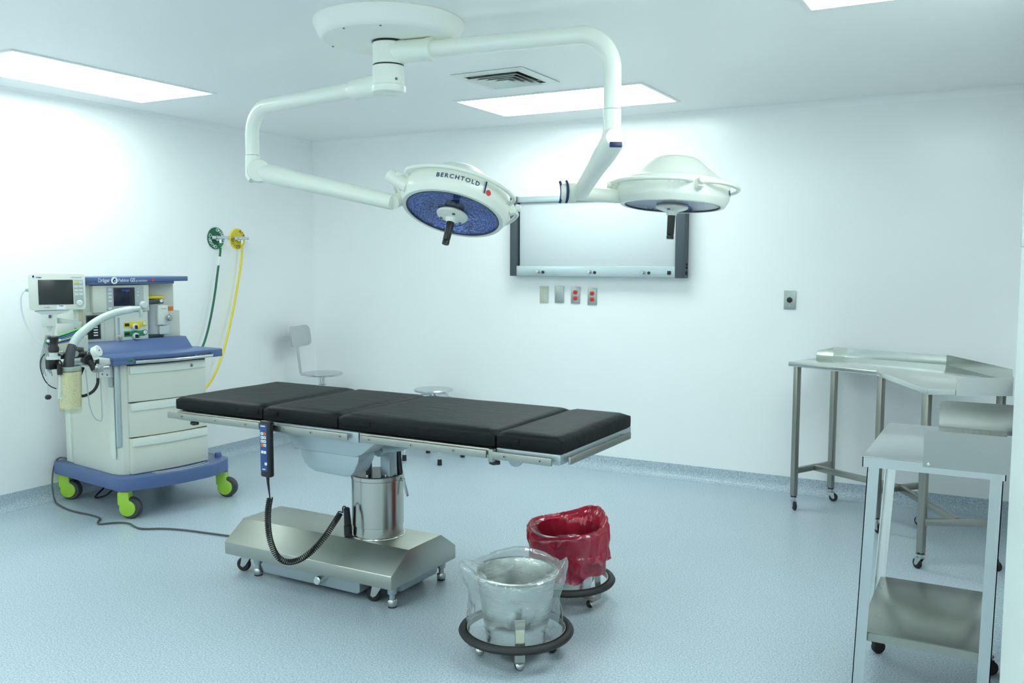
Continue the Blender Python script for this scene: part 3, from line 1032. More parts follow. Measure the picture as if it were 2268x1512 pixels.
# ---------------------------------------------------------------- operating table
TO, TD = (-3.459, 2.946, 0), -0.8
ot = thing('operating_table', 'steel operating table with four black pads on a cylindrical column and wide base', 'operating table', TO, TD, (0.72, 0.37, 0))
def pad(x0, x1, y0, y1, z0, z1):
    """soft cushion: grid box with rounded edges, a touch of sag and pucker"""
    mb = MB()
    t = bmesh.new()
    nx, ny = max(6, int((x1 - x0) / 0.035)), 18
    bev = 0.014
    def P(i, j, top):
        u, v = i / nx, j / ny
        x = x0 + (x1 - x0) * u; y = y0 + (y1 - y0) * v
        ex = min(u, 1 - u) * (x1 - x0); ey = min(v, 1 - v) * (y1 - y0)
        dz = 0.0
        for e in (ex, ey):
            if e < 0.03: dz -= (0.03 - e) ** 2 / 0.03 * 0.28
        nz = noise.noise(Vector((x * 7, y * 7, 3))) * 0.0014
        if top:
            return Vector((x, y, z1 + dz + nz))
        return Vector((x, y, z0 - dz * 0.3))
    top = [[t.verts.new(P(i, j, True)) for j in range(ny + 1)] for i in range(nx + 1)]
    bot = [[t.verts.new(P(i, j, False)) for j in range(ny + 1)] for i in range(nx + 1)]
    for i in range(nx):
        for j in range(ny):
            t.faces.new((top[i][j], top[i + 1][j], top[i + 1][j + 1], top[i][j + 1]))
            t.faces.new((bot[i][j], bot[i][j + 1], bot[i + 1][j + 1], bot[i + 1][j]))
    def side(A, B, nrm):
        n = len(A)
        prevA = A
        rows = 4
        for r in range(1, rows + 1):
            if r == rows:
                cur = B
            else:
                f = r / rows
                cur = []
                for k in range(n):
                    co = A[k].co.lerp(B[k].co, f)
                    bulge = 0.004 * math.sin(PI * f) + noise.noise(co * 16) * 0.0022
                    if k in (0, n - 1): bulge *= 0.3
                    cur.append(t.verts.new(co + nrm * bulge))
            for k in range(n - 1):
                t.faces.new((prevA[k], prevA[k + 1], cur[k + 1], cur[k]))
            prevA = cur
    side([top[i][0] for i in range(nx + 1)], [bot[i][0] for i in range(nx + 1)], Vector((0, -1, 0)))
    side([top[i][ny] for i in range(nx + 1)], [bot[i][ny] for i in range(nx + 1)], Vector((0, 1, 0)))
    side([top[0][j] for j in range(ny + 1)], [bot[0][j] for j in range(ny + 1)], Vector((-1, 0, 0)))
    side([top[nx][j] for j in range(ny + 1)], [bot[nx][j] for j in range(ny + 1)], Vector((1, 0, 0)))
    bmesh.ops.remove_doubles(t, verts=t.verts[:], dist=0.0004)
    bmesh.ops.recalc_face_normals(t, faces=t.faces[:])
    return mb._take(t)
pads = ((0.028, 0.584), (0.590, 1.014), (1.020, 1.783), (1.790, 2.062))
for i, (a, b) in enumerate(pads):
    o = pad(a, b, 0.0, 0.66, 0.806, 0.872).build('cushion', 'leather', ot, angle=70)
    # sewn loop flap on the side
    fx0, fx1 = ((b - .14, b - .02), (a + .01, a + .09), (a + .01, a + .17), (a + .01, a + .10))[i]
    MB().box(fx0, fx1, -0.0075, -0.002, 0.828, 0.850, 0.002).build('strap_loop', 'leather', o)
# frames under the pads
def frame(x0, x1, y0, y1, z0, z1, m='steel_base'):
    mb = MB()
    mb.box(x0, x1, y0, y0 + .025, z0, z1, 0.003).box(x0, x1, y1 - .025, y1, z0, z1, 0.003)
    mb.box(x0, x0 + .03, y0 + .02, y1 - .02, z0, z1, 0.003).box(x1 - .03, x1, y0 + .02, y1 - .02, z0, z1, 0.003)
    mb.box(x0 + .01, x1 - .01, y0 + .01, y1 - .01, z1 - .006, z1 - .001)
    return mb.build('section_frame', m, ot)
frame(0.045, 0.60, -0.012, 0.672, 0.762, 0.803)
frame(0.605, 1.135, -0.012, 0.672, 0.760, 0.803, 'silver')
frame(1.140, 1.785, -0.012, 0.672, 0.765, 0.803)
frame(1.792, 2.062, -0.006, 0.666, 0.770, 0.808, 'silver')
def rail(x0, x1, y, screws_at, z0=0.771, z1=0.800):
    s = 1 if y > 0.3 else -1
    mb = MB(); mb.box(x0, x1, min(y, y + s * 0.010), max(y, y + s * 0.010), z0, z1, 0.003)
    r = mb.build('side_rail', 'steel', ot)
    for x in screws_at:
        m_ = MB(); m_.cyl((x, y + s * 0.010, (z0 + z1) / 2), (x, y + s * 0.0115, (z0 + z1) / 2), 0.0075, n=18)
        m_.use('steel'); m_.build('rail_screw', 'steel', r)
        m_ = MB(); m_.cyl((x, y + s * 0.0112, (z0 + z1) / 2), (x, y + s * 0.0122, (z0 + z1) / 2), 0.003, n=10)
        m_.build('screw_socket', 'black', r)
    mb = MB()
    for x in ((x0 + 0.06), (x1 - 0.06)):
        mb.box(x - .012, x + .012, min(y, y - s * 0.020), max(y, y - s * 0.020), z0 + .006, z1 - .006)
    mb.build('rail_spacer', 'steel', r)
for yy in (-0.030, 0.690):
    rail(0.012, 0.600, yy, (0.11, 0.33, 0.52))
    rail(0.665, 1.098, yy, (0.745, 0.90, 1.06))
    rail(1.165, 1.766, yy, (1.21, 1.42, 1.62))
    rail(1.792, 2.042, yy, (1.845, 1.995))
m_ = MB(); m_.box(2.080, 2.090, 0.02, 0.60, 0.770, 0.799, 0.003)
r = m_.build('end_rail', 'steel', ot)
for y in (0.06, 0.56):
    MB().cyl((2.090, y, .785), (2.0915, y, .785), 0.0075, n=18).build('rail_screw', 'steel', r)
    MB().box(2.060, 2.081, y - .012, y + .012, .776, .794).build('rail_spacer', 'steel', r)
MB().box(1.772, 1.792, -0.034, -0.010, 0.757, 0.806, 0.002).build('hinge_block', 'steel', ot)
# motor housing
def my(u, v, w): return Vector((u, w, v))
m_ = MB()
m_.prism([(0.60, 0.770), (0.60, 0.755), (0.655, 0.750), (0.735, 0.725), (0.741, 0.692), (1.085, 0.688), (1.120, 0.702), (1.200, 0.760), (1.20, 0.770)], 0.025, 0.150, my, 0.006)
m_.build('motor_housing', 'silver', ot)
m_ = MB()
pts = [(0.760, 0.693), (0.768, 0.660), (0.786, 0.630), (0.815, 0.608), (0.850, 0.597), (1.020, 0.592), (1.045, 0.598), (1.064, 0.616), (1.088, 0.66), (1.095, 0.693)]
m_.prism(pts, 0.040, 0.150, my, 0.008)
m_.build('lower_cover', 'silver', ot)
# yoke between housing and column
cx, cy = 0.932, 0.37
m_ = MB()
for sy in (0.29, 0.42):
    m_.prism([(0.985, 0.762), (0.960, 0.648), (0.990, 0.636), (1.04, 0.655), (1.13, 0.672), (1.17, 0.690), (1.20, 0.762)], sy - .010, sy + .010, my, 0.003)
m_.box(1.02, 1.16, 0.30, 0.41, 0.700, 0.762, 0.004)
m_.build('tilt_yoke', 'silver', ot)
m_ = MB()
m_.obox((1.015, 0.345, 0.536), (1.015, 0.345, 0.66), 0.055, 0.055, up=(1, 0, 0), bev=0.005)
m_.cyl((1.01, 0.275, 0.655), (1.01, 0.435, 0.655), 0.020, n=20, bev=0.002)
m_.build('support_post', 'silver', ot)
m_ = MB(); m_.cyl((0.955, 0.262, 0.650), (0.955, 0.282, 0.650), 0.014, n=16, bev=0.002); m_.build('pivot_bolt', 'zinc', ot)
for (a, b) in (((0.925, 0.315, 0.536), (0.912, 0.315, 0.69)), ((1.035, 0.405, 0.536), (1.020, 0.405, 0.69)), ((0.86, 0.40, 0.536), (0.86, 0.40, 0.70))):
    MB().cyl(a, b, 0.013, n=16).build('piston', 'black', ot)
m_ = MB(); m_.prism([(1.16, 0.762), (1.19, 0.700), (1.235, 0.690), (1.29, 0.762)], 0.50, 0.52, my, 0.003); m_.build('rear_bracket', 'silver', ot)
# column
m_ = MB()
m_.lathe([(0, 0.245), (0.122, 0.245), (0.122, 0.252), (0.117, 0.253), (0.116, 0.300), (0.1195, 0.302), (0.1195, 0.513), (0.1225, 0.516), (0.1225, 0.533), (0.117, 0.536), (0.114, 0.533), (0, 0.533)], (cx, cy, 0), (0, 0, 1), 64)
col_ = m_.build('column', 'steel_col', ot)
m_ = MB(); m_.lathe([(0, 0.534), (0.1145, 0.534), (0.1145, 0.5365), (0, 0.5365)], (cx, cy, 0), (0, 0, 1), 48); m_.build('column_top', 'dark_top', col_)
m_ = MB()
m_.tube(arc((cx, cy), 0.123, 0, 2 * PI, 63, 0.252)[:-1], 0.003, 8, closed=True)
m_.build('base_seal', 'chrome', col_)
for a in (25, 85, 150, 215, 280, 330):
    MB().cyl((cx + .098 * math.cos(R(a)), cy + .098 * math.sin(R(a)), .535), (cx + .098 * math.cos(R(a)), cy + .098 * math.sin(R(a)), .546), 0.006, n=10).build('bolt', 'chrome', col_)
m_ = MB()
ka = R(12)
kp = Vector((cx + .122 * math.cos(ka), cy + .122 * math.sin(ka), 0.512))
m_.cyl(kp - Vector((0.006, 0.001, 0)), kp + Vector((0.014, 0.003, 0)), 0.007, n=14)
m_.obox(kp + Vector((0.008, 0.0, 0.010)), kp + Vector((0.030, 0.004, -0.076)), 0.017, 0.007, up=(1, 0, 0), bev=0.003)
m_.build('lever', 'zinc', ot)
# base cover: folded steel hood, profile across, extruded along
prof = [(0.117, 0.103), (0.117, 0.163), (0.240, 0.249), (0.497, 0.249), (0.620, 0.168), (0.620, 0.103)]
m_ = MB()
m_.prism(prof, 0.200, 1.198, lambda u, v, w: Vector((w, u, v)), 0.003)
m_.build('base_cover', 'steel_base', ot)
m_ = MB()
m_.prism([(0.400, 0.118), (0.402, 0.045), (0.415, 0.034), (0.975, 0.034), (0.990, 0.044), (0.990, 0.118)], 0.160, 0.58, my, 0.004)
m_.build('base_tray', 'silver', ot)
m_ = MB()
m_.prism([(0.235, 0.118), (0.250, 0.046), (0.530, 0.046), (0.560, 0.118)], 1.12, 1.150, lambda u, v, w: Vector((w, u, v)), 0.004)
m_.build('base_skirt', 'silver', ot)
m_ = MB()
m_.cyl((0.776, 0.162, 0.070), (0.776, 0.140, 0.070), 0.014, n=20, bev=0.002)
m_.cyl((0.776, 0.142, 0.070), (0.776, 0.118, 0.070), 0.019, n=24, bev=0.003)
m_.build('brake_knob', 'chrome', ot)
for x, y in ((0.345, 0.190), (1.150, 0.186), (1.142, 0.580), (0.345, 0.58)):
    m_ = MB()
    m_.cyl((x, y, 0.060), (x, y, 0.112), 0.021, n=20, bev=0.002)
    m_.cyl((x, y, 0.030), (x, y, 0.062), 0.013, n=16)
    ft = m_.build('foot', 'silver', ot)
    MB().lathe([(0, 0.006), (0.019, 0.006), (0.022, 0.010), (0.022, 0.030), (0.018, 0.036), (0, 0.036)], (x, y, 0), (0, 0, 1), 24).build('levelling_nut', 'zinc', ft)
    MB().lathe([(0, 0), (0.019, 0), (0.0195, 0.007), (0, 0.007)], (x, y, 0), (0, 0, 1), 20).build('rubber_pad', 'rubber', ft)
for x, y in ((1.060, 0.21), (0.260, 0.21), (1.06, 0.54), (0.26, 0.54)):
    swivel_caster(ot, x, y, 0.112, 0.034, 0.026, R(200), 'zinc', 'rubber')
def clamp_knob(x, y):
    m_ = MB()
    m_.cyl((x, y, 0.735), (x, y, 0.764), 0.009, n=14)
    pts = []
    for i in range(20):
        a = 2 * PI * i / 20
        r_ = 0.019 + 0.009 * max(0, math.cos(a))
        pts.append((x + r_ * math.cos(a), y + 0.017 * math.sin(a)))
    m_.prism(pts, 0.738, 0.752, lambda u, v, w: Vector((u, v, w)), 0.003)
    m_.build('clamp_knob', 'black', ot)
clamp_knob(0.112, 0.03); clamp_knob(1.765, 0.02)
m_ = MB(); m_.lathe([(0, -0.006), (0.030, -0.006), (0.030, 0.006), (0, 0.006)], (1.838, 0.06, 0.758), (0, 1, 0), 28); m_.build('hinge_disc', 'silver', ot)

# ---------------------------------------------------------------- hand control hanging from the rail
rc = thing('hand_control', 'black hand control with a blue keypad hanging from the table side rail by its hook', 'remote control', TO, TD, (0.66, -0.06, 0.58))
m_ = MB(); m_.box(0.638, 0.696, -0.075, -0.044, 0.572, 0.820, 0.009, 3)
body = m_.build('body', 'black', rc)
m_ = MB(); m_.obox((0.667, -0.050, 0.806), (0.667, -0.026, 0.808), 0.03, 0.004).box(0.652, 0.682, -0.0295, -0.0265, 0.775, 0.808); m_.build('hook', 'zinc', body)
yk = -0.0754
MB().box(0.6435, 0.6835, yk - .0012, yk + .001, 0.600, 0.806, 0.0008).build('keypad', 'remote_blue', rc)
def key(x, z, w, h, m, nm='key'):
    MB().box(x - w / 2, x + w / 2, yk - .003, yk - .0008, z - h / 2, z + h / 2, 0.0008).build(nm, m, rc)
for i, (ml, mr_) in enumerate((('label', 'orange'), ('label', 'label'), ('label', 'label'), ('orange', 'label'))):
    z = 0.764 - i * 0.0165
    key(0.6565, z, 0.014, 0.012, ml); key(0.6722, z, 0.0135, 0.012, mr_)
    MB().box(0.654, 0.659, yk - .0034, yk - .0028, z - .002, z + .002).build('key_mark', 'black', rc)
    MB().box(0.670, 0.675, yk - .0034, yk - .0028, z - .002, z + .002).build('key_mark', 'black', rc)
key(0.6565, 0.6835, 0.014, 0.012, 'label'); key(0.6722, 0.6835, 0.0135, 0.012, 'label'); key(0.676, 0.633, 0.013, 0.012, 'label')
MB().box(0.648, 0.674, yk - .0016, yk - .001, 0.795, 0.799).build('print_line', 'white', rc)
MB().box(0.655, 0.672, yk - .0016, yk - .001, 0.606, 0.610).build('print_line', 'white', rc)
m_ = MB()
m_.tube([(0.668, -0.060, 0.574), (0.670, -0.060, 0.545), (0.676, -0.060, 0.500), (0.679, -0.060, 0.478)], [0.0075, 0.006, 0.0035, 0.003], 10)
m_.build('strain_relief', 'black', rc)
# coiled cord: a helix along a smooth hanging curve
ctrl = [(0.679, -0.060, 0.480), (0.668, -0.062, 0.43), (0.664, -0.062, 0.36), (0.668, -0.055, 0.285), (0.690, -0.040, 0.215), (0.730, -0.022, 0.187), (0.785, 0.005, 0.200), (0.824, 0.045, 0.238), (0.848, 0.100, 0.290), (0.858, 0.155, 0.345), (0.858, 0.195, 0.378)]
P = [Vector(p) for p in ctrl]
for _ in range(4):
    Q = [P[0]]
    for a, b in zip(P, P[1:]): Q += [a.lerp(b, .25), a.lerp(b, .75)]
    Q.append(P[-1]); P = Q
LEN = [0]
for a, b in zip(P, P[1:]): LEN.append(LEN[-1] + (b - a).length)
tot = LEN[-1]; pitch = 0.0088; turns = tot / pitch; steps = int(turns * 12)
hel = []
x, y, a_ = ortho(P[1] - P[0]); k = 0
for i in range(steps + 1):
    s_ = tot * i / steps
    while k < len(LEN) - 2 and LEN[k + 1] < s_: k += 1
    f_ = (s_ - LEN[k]) / max(1e-9, LEN[k + 1] - LEN[k])
    p = P[k].lerp(P[k + 1], f_); d = (P[k + 1] - P[k]).normalized()
    x = (x - d * x.dot(d)).normalized(); yy = d.cross(x)
    th = 2 * PI * turns * i / steps
    rr = 0.0115
    hel.append(p + x * rr * math.cos(th) + yy * rr * math.sin(th))
m_ = MB(); m_.tube(hel, 0.0030, 6); m_.build('coiled_cord', 'rubber', rc)
m_ = MB()
m_.tube([hel[-1], (0.852, 0.215, 0.398), (0.845, 0.238, 0.398), (0.843, 0.252, 0.380)], 0.0030, 8, smooth_path=2)
m_.cyl((0.842, 0.254, 0.385), (0.842, 0.262, 0.300), 0.0145, 0.0165, n=16, bev=0.004)
m_.cyl((0.842, 0.262, 0.302), (0.842, 0.264, 0.252), 0.0190, n=18, bev=0.003)
m_.build('plug', 'black', rc)
tag(rc, 'black hand control with blue keypad hanging on the operating table side rail')

# ---------------------------------------------------------------- kick buckets
def kick_bucket(label, cx, cy, deg, sticker=False):
    t = thing('kick_bucket', label, 'kick bucket', (cx, cy, 0), deg, (0, 0, 0), 'steel kick buckets on wheeled rings')
    m_ = MB()
    m_.lathe([(0, 0.045), (0.100, 0.045), (0.112, 0.052), (0.128, 0.15), (0.152, 0.315), (0.160, 0.322), (0.163, 0.328), (0.160, 0.333), (0.152, 0.330), (0.146, 0.315), (0.122, 0.15), (0.106, 0.056), (0, 0.052)], (0, 0, 0), (0, 0, 1), 56)
    m_.build('bucket', 'bucket', t)
    m_ = MB()
    def ring_fn(r, z, th): return r, z
    prof = []
    for i in range(16):
        a = 2 * PI * i / 16
        rr = 0.0155 + (0.0015 if i % 4 == 0 else 0)
        prof.append((0.205 + rr * math.cos(a), 0.100 + rr * 0.95 * math.sin(a)))
    prof.append(prof[0])
    m_.lathe(prof, (0, 0, 0), (0, 0, 1), 72)
    bumper = m_.build('bumper_ring', 'rubber', t, angle=60)
    m_ = MB()
    m_.lathe([(0.187, 0.088), (0.190, 0.088), (0.190, 0.112), (0.187, 0.112), (0.187, 0.088)], (0, 0, 0), (0, 0, 1), 72)
    m_.build('steel_hoop', 'steel', t)
    for i in range(4):
        a = R(90 * i + 45)
        d = Vector((math.cos(a), math.sin(a), 0)); q = Vector((-d.y, d.x, 0))
        m_ = MB()
        w_ = 0.037
        pth = [(0.06, 0.042), (0.176, 0.042), (0.183, 0.048), (0.182, 0.10), (0.174, 0.180), (0.170, 0.196), (0.166, 0.201), (0.162, 0.192)]
        for (u0, v0), (u1, v1) in zip(pth, pth[1:]):
            m_.obox(d * u0 + Vector((0, 0, v0)), d * u1 + Vector((0, 0, v1)), w_, 0.003, up=Vector((0, 0, 1)) if abs(u1 - u0) > abs(v1 - v0) else d)
        st = m_.build('strap_leg', 'steel', t)
        ax = (d * math.cos(R(50)) + q * math.sin(R(50))).normalized()
        bc = d * 0.140 + Vector((0, 0, 0.0175))
        m_ = MB()
        m_.cyl(bc + Vector((0, 0, 0.012)), bc + Vector((0, 0, 0.024)), 0.006, n=12)
        m_.lathe([(0.0, 0.0186), (0.008, 0.0178), (0.015, 0.0125), (0.0186, 0.004), (0.0192, 0.001), (0.0180, 0.001), (0.0, 0.001)], bc, (ax + Vector((0, 0, 0.55))).normalized(), 24)
        hood = m_.build('ball_caster', 'ball_chrome', t)
        MB().sphere(bc, 0.0174, n=20).build('ball_wheel', 'rubber', hood)
        if i == 3 and sticker:
            p0 = d * 0.1845 + Vector((0, 0, 0.075)); p1 = d * 0.1775 + Vector((0, 0, 0.168))
            m_ = MB(); m_.obox(p0, p1, 0.031, 0.0008, up=d); m_.build('paper_sticker', 'plate_beige', st)
            for (s_, zz, ww) in ((-.004, 0.098, .014), (.003, 0.104, .008), (0.0, 0.089, .018), (.004, 0.112, .006)):
                c_ = d * (0.1852 - (zz - .075) * .075) + q * s_ + Vector((0, 0, zz))
                MB().obox(c_ - q * ww / 2, c_ + q * ww / 2 + Vector((0, 0, .002)), 0.0012, 0.0010, up=d).build('pen_mark', 'black', st)
    return t
kick_bucket('steel kick bucket in a black rubber ring with a clear bag, nearest the camera', -1.605, 2.962, -12, True)
kick_bucket('steel kick bucket in a black rubber ring with a red bag, behind the clear one', -1.683, 3.568, 31)
def bag(name, label, cx, cy, m, rim_h, skirt_z, flare, seed, tents, rim_r=0.158, n=144, inner_floor=0.08, hem=(), bulge=()):
    random.seed(seed)
    mb = MB(); t = bmesh.new()
    # profile parameter: 0 inner floor ... 1 rim top ... 2 skirt hem
    prof = [(0.0, inner_floor + .12), (0.045, inner_floor + .11), (0.080, inner_floor + .05), (0.108, inner_floor + .07), (0.130, 0.22), (0.143, 0.30), (rim_r - .008, 0.335), (rim_r + .002, rim_h - 0.012),
            (rim_r + .010, rim_h), (rim_r + .018, rim_h - 0.015), (rim_r + .014, rim_h - .05), (rim_r + flare * .2, rim_h - .10), (rim_r + flare * .5, (rim_h + skirt_z) / 2 - .01), (rim_r + flare * .8, skirt_z + .05), (rim_r + flare, skirt_z + .02), (rim_r + flare, skirt_z)]
    dense = []
    for k, (a, b) in enumerate(zip(prof, prof[1:])):
        for s in range(3):
            dense.append((a[0] + (b[0] - a[0]) * s / 3, a[1] + (b[1] - a[1]) * s / 3, k + s / 3))
    dense.append((*prof[-1], len(prof) - 1))
    rings = []
    for (r_, z_, k) in dense:
        if r_ < 1e-6:
            rings.append([t.verts.new((cx, cy, z_))]); continue
        ring = []
        for i in range(n):
            th = 2 * PI * i / n
            v = Vector((math.cos(th) * 1.6, math.sin(th) * 1.6, z_ * 5 + seed))
            fold = noise.noise(v) * 0.016 + (0.5 - abs(noise.noise(v * 2.4))) * 0.014 - 0.005 + (0.3 - abs(noise.noise(v * 5.5))) * 0.007
            wgt = 0.9 if k < 6 else (0.75 if k < 9 else 1.0 + (k - 9) * 0.18)
            rr = r_ + fold * wgt
            zz = z_
            if k >= 5.5:
                for (ta, tw, th_h, tr) in tents:
                    dlt = (th - R(ta) + PI) % (2 * PI) - PI
                    g_ = math.exp(-(dlt / R(tw)) ** 2)
                    fall = math.exp(-((k - 8) / 2.6) ** 2)
                    zz += th_h * g_ * fall
                    rr += tr * g_ * fall
                if k > 11:
                    zz += noise.noise(Vector((math.cos(th), math.sin(th), seed * 3.1)) * 2.0) * 0.035 * (k - 11) / 4
                    for (ha, hw, hh) in hem:
                        dlt = (th - R(ha) + PI) % (2 * PI) - PI
                        zz += hh * math.exp(-(dlt / R(hw)) ** 2) * (k - 11) / 4
            if k < 7 and zz < 0.34:
                rr = min(rr, 0.093 + max(0.0, zz - 0.056) / 0.26 * 0.040)
            if k >= 8:
                rr = max(rr, 0.1665 if zz > 0.30 else 0.120 + max(0.0, zz - 0.052) / 0.26 * 0.042)
                if zz < 0.205: rr = min(rr, 0.160)
                for (ba, bw, bh) in bulge:
                    dlt = (th - R(ba) + PI) % (2 * PI) - PI
                    rr += bh * math.exp(-(dlt / R(bw)) ** 2) * min(1.0, (k - 7) / 3)
            ring.append(t.verts.new((cx + rr * math.cos(th), cy + rr * math.sin(th), zz)))
        rings.append(ring)
    for A, B in zip(rings, rings[1:]):
        for i in range(n):
            j = (i + 1) % n
            if len(A) == 1: t.faces.new((A[0], B[i], B[j]))
            else: t.faces.new((A[i], B[i], B[j], A[j]))
    bmesh.ops.recalc_face_normals(t, faces=t.faces[:])
    mb._take(t)
    o = mb.build(name, m, None, angle=180)
    return tag(o, label, 'bag')
bag('clear_bag', 'clear plastic bag lining and draped over the nearest kick bucket', -1.605, 2.962, 'film_clear', 0.350, 0.155, 0.000, 3,
    ((212, 18, 0.022, 0.034), (20, 16, 0.042, 0.022), (300, 30, -0.022, -0.006), (255, 22, -0.012, 0.0), (110, 40, 0.020, 0.0)), hem=((200, 40, -0.02), (340, 40, -0.02)), bulge=((205, 42, 0.034), (30, 30, 0.010)))
bag('red_bag', 'red plastic bag puffed over the rim of the kick bucket further back', -1.676, 3.572, 'film_red', 0.348, 0.150, 0.010, 8,
    ((70, 36, 0.050, 0.002), (30, 30, 0.020, 0.0), (255, 40, -0.020, -0.002), (190, 30, -0.002, 0.006)), hem=((225, 60, -0.050), (330, 50, 0.010)), bulge=((340, 70, 0.016), (215, 60, 0.014)))

# ---------------------------------------------------------------- stools in the far corner
def stool(name, label, cx, cy, h, deg, back=False, seat_r=0.165, leg_r=0.21, lt=None):
    t = thing(name, label, 'stool', (cx, cy, 0), deg, (0, 0, 0))
    MB().lathe([(0, h - .022), (seat_r - .02, h - .022), (seat_r - .002, h - .016), (seat_r, h - .008), (seat_r - .006, h), (0, h)], (0, 0, 0), (0, 0, 1), 48).build('seat', 'alu', t)
    m_ = MB()
    m_.cyl((0, 0, h - .10), (0, 0, h - .022), 0.033, n=24)
    m_.cyl((0, 0, 0.20), (0, 0, h - .09), 0.033 if lt else 0.020, n=24)
    lt = lt or h - .045
    m_.build('post', 'chrome', t)
    MB().cyl((0, 0, 0.18), (0, 0, 0.26), 0.036, n=24, bev=0.004).build('post_collar', 'black', t)
    for i in range(4):
        a = R(90 * i + 45); d = Vector((math.cos(a), math.sin(a), 0))
        m_ = MB()
        m_.tube([d * 0.03 + Vector((0, 0, lt)), d * 0.12 + Vector((0, 0, lt - .005)), d * (leg_r * 0.86) + Vector((0, 0, lt - .075)), d * leg_r * .96 + Vector((0, 0, lt * .5)), d * leg_r * 1.06 + Vector((0, 0, 0.02))], 0.011, 12, smooth_path=2)
        lg = m_.build('leg', 'chrome', t)
        MB().cyl(d * leg_r * 1.06, d * leg_r * 1.055 + Vector((0, 0, 0.045)), 0.018, 0.016, n=16, bev=0.002).build('rubber_foot', 'rubber', lg)
    m_ = MB(); m_.tube(arc((0, 0), leg_r * 0.98, 0, 2 * PI, 48, 0.20)[:-1], 0.008, 8, closed=True); m_.build('foot_ring', 'chrome', t)
    if back:
        m_ = MB()
        pth = [(-0.10, h - .030), (-0.185, h - .030), (-0.200, h - .010), (-0.222, h + .16), (-0.245, h + .34)]
        for (u0, v0), (u1, v1) in zip(pth, pth[1:]):
            m_.obox((u0, 0, v0), (u1, 0, v1), 0.034, 0.005, up=(1, 0, 0) if abs(v1 - v0) > abs(u1 - u0) else (0, 0, 1))
        m_.build('back_bar', 'alu', t)
        m_ = MB()
        W_, H_, rr = 0.155, 0.085, 0.045
        out = []
        for (sx, sy, a0) in ((1, 1, 0), (-1, 1, 90), (-1, -1, 180), (1, -1, 270)):
            for k in range(7):
                a = R(a0 + 15 * k)
                out.append(((W_ - rr) * sx + rr * math.cos(a), (H_ - rr) * sy + rr * math.sin(a)))
        zc = h + .295
        m_.prism(out, 0.0, 0.012, lambda u, v, w: Vector((-0.232 + w - 0.12 * v + (u * u) * 1.3, u, zc + v)))
        m_.build('backrest', 'alu', t)
    return t
stool('backrest_stool', 'steel swivel stool with a small rounded backrest in the far left corner', -4.905, 5.700, 0.605, 12, True, lt=0.40)
stool('round_stool', 'low steel stool with a round backless seat, half hidden behind the operating table', -3.825, 5.715, 0.545, 0, False, 0.150, 0.215)
# ---------------------------------------------------------------- bent corner instrument table
it = thing('instrument_table', 'angled steel instrument table with a raised back rim in the right corner', 'instrument table', (0, 0, 0), 0, (-0.55, 5.35, 0))
ZT = 0.92
FL, FM, FR, BR, BM, BL = (-1.142, 5.527), (-0.618, 5.288), (-0.315, 4.624), (0.035, 4.800), (-0.300, 5.800), (-0.965, 6.010)
m_ = MB()
m_.prism([FL, FM, FR, BR, (0.035, 5.15), BM, BL], ZT - 0.028, ZT, lambda u, v, w: Vector((u, v, w)), 0.002)
m_.build('table_top', 'deck', it)
def upstand(a, b, z0, z1, th=0.004):
    m_ = MB(); m_.obox((a[0], a[1], (z0 + z1) / 2), (b[0], b[1], (z0 + z1) / 2), th, z1 - z0)
    return m_.build('back_rim', 'deck', it)
lf = (FL[0] + (BL[0] - FL[0]) * 0.60, FL[1] + (BL[1] - FL[1]) * 0.60)
m_ = MB()
for (a, b, z0, z1) in ((lf, BL, ZT - .002, ZT + .052),):
    va = Vector((a[0], a[1], 0)); vb = Vector((b[0], b[1], 0)); d = (vb - va)
    q = Vector((-d.y, d.x, 0)).normalized()
    m_.prism([(0, z0), (1, z0), (1, z1), (0.12, z1 - .006), (0, z1 - .03)], -0.002, 0.002, lambda u, v, w: va + d * u + Vector((0, 0, v)) + q * w)
m_.build('back_rim', 'deck', it)
upstand(BL, BM, ZT - .002, ZT + .055)
upstand(BM, (0.035, 5.15), ZT - .002, ZT + .060)
upstand((0.035, 5.15), BR, ZT - .028, ZT + .060)
e0 = (FR[0] + (BR[0] - FR[0]) * 0.34, FR[1] + (BR[1] - FR[1]) * 0.34 - .004)
m_ = MB(); m_.obox((e0[0], e0[1], ZT + .012), (BR[0], BR[1] - .004, ZT + .012), 0.004, 0.085)
m_.build('end_rim', 'deck', it)
legs = [(-1.104, 5.610, 0), (-0.940, 5.930, 60), (-0.598, 5.345, 20), (-0.386, 5.600, 200), (-0.325, 4.790, 200), (-0.010, 4.950, 30)]
for x, y, a in legs:
    m_ = MB()
    m_.box(-.0165, .0165, -.0165, .0165, 0.085, ZT - .027, 0.003, 2, Matrix.Translation((x, y, 0)) @ Matrix.Rotation(R(-30), 4, 'Z'))
    m_.build('leg', 'steel_tube', it)
    MB().cyl((x, y, 0.078), (x, y, 0.088), 0.017, n=16).build('leg_plug', 'black', it)
    swivel_caster(it, x, y, 0.080, 0.0265, 0.018, R(a - 60), 'zinc', 'rubber')
def mid(a, b): return ((a[0] + b[0]) / 2, (a[1] + b[1]) / 2)
zs = 0.240
def stretcher(a, b):
    m_ = MB(); m_.obox((a[0], a[1], zs), (b[0], b[1], zs), 0.026, 0.034, bev=0.002); m_.build('stretcher', 'steel_tube', it)
stretcher(legs[0], legs[1]); stretcher(legs[2], legs[3]); stretcher(legs[4], legs[5])
stretcher(mid(legs[0], legs[1]), mid(legs[2], legs[3])); stretcher(mid(legs[2], legs[3]), mid(legs[4], legs[5]))

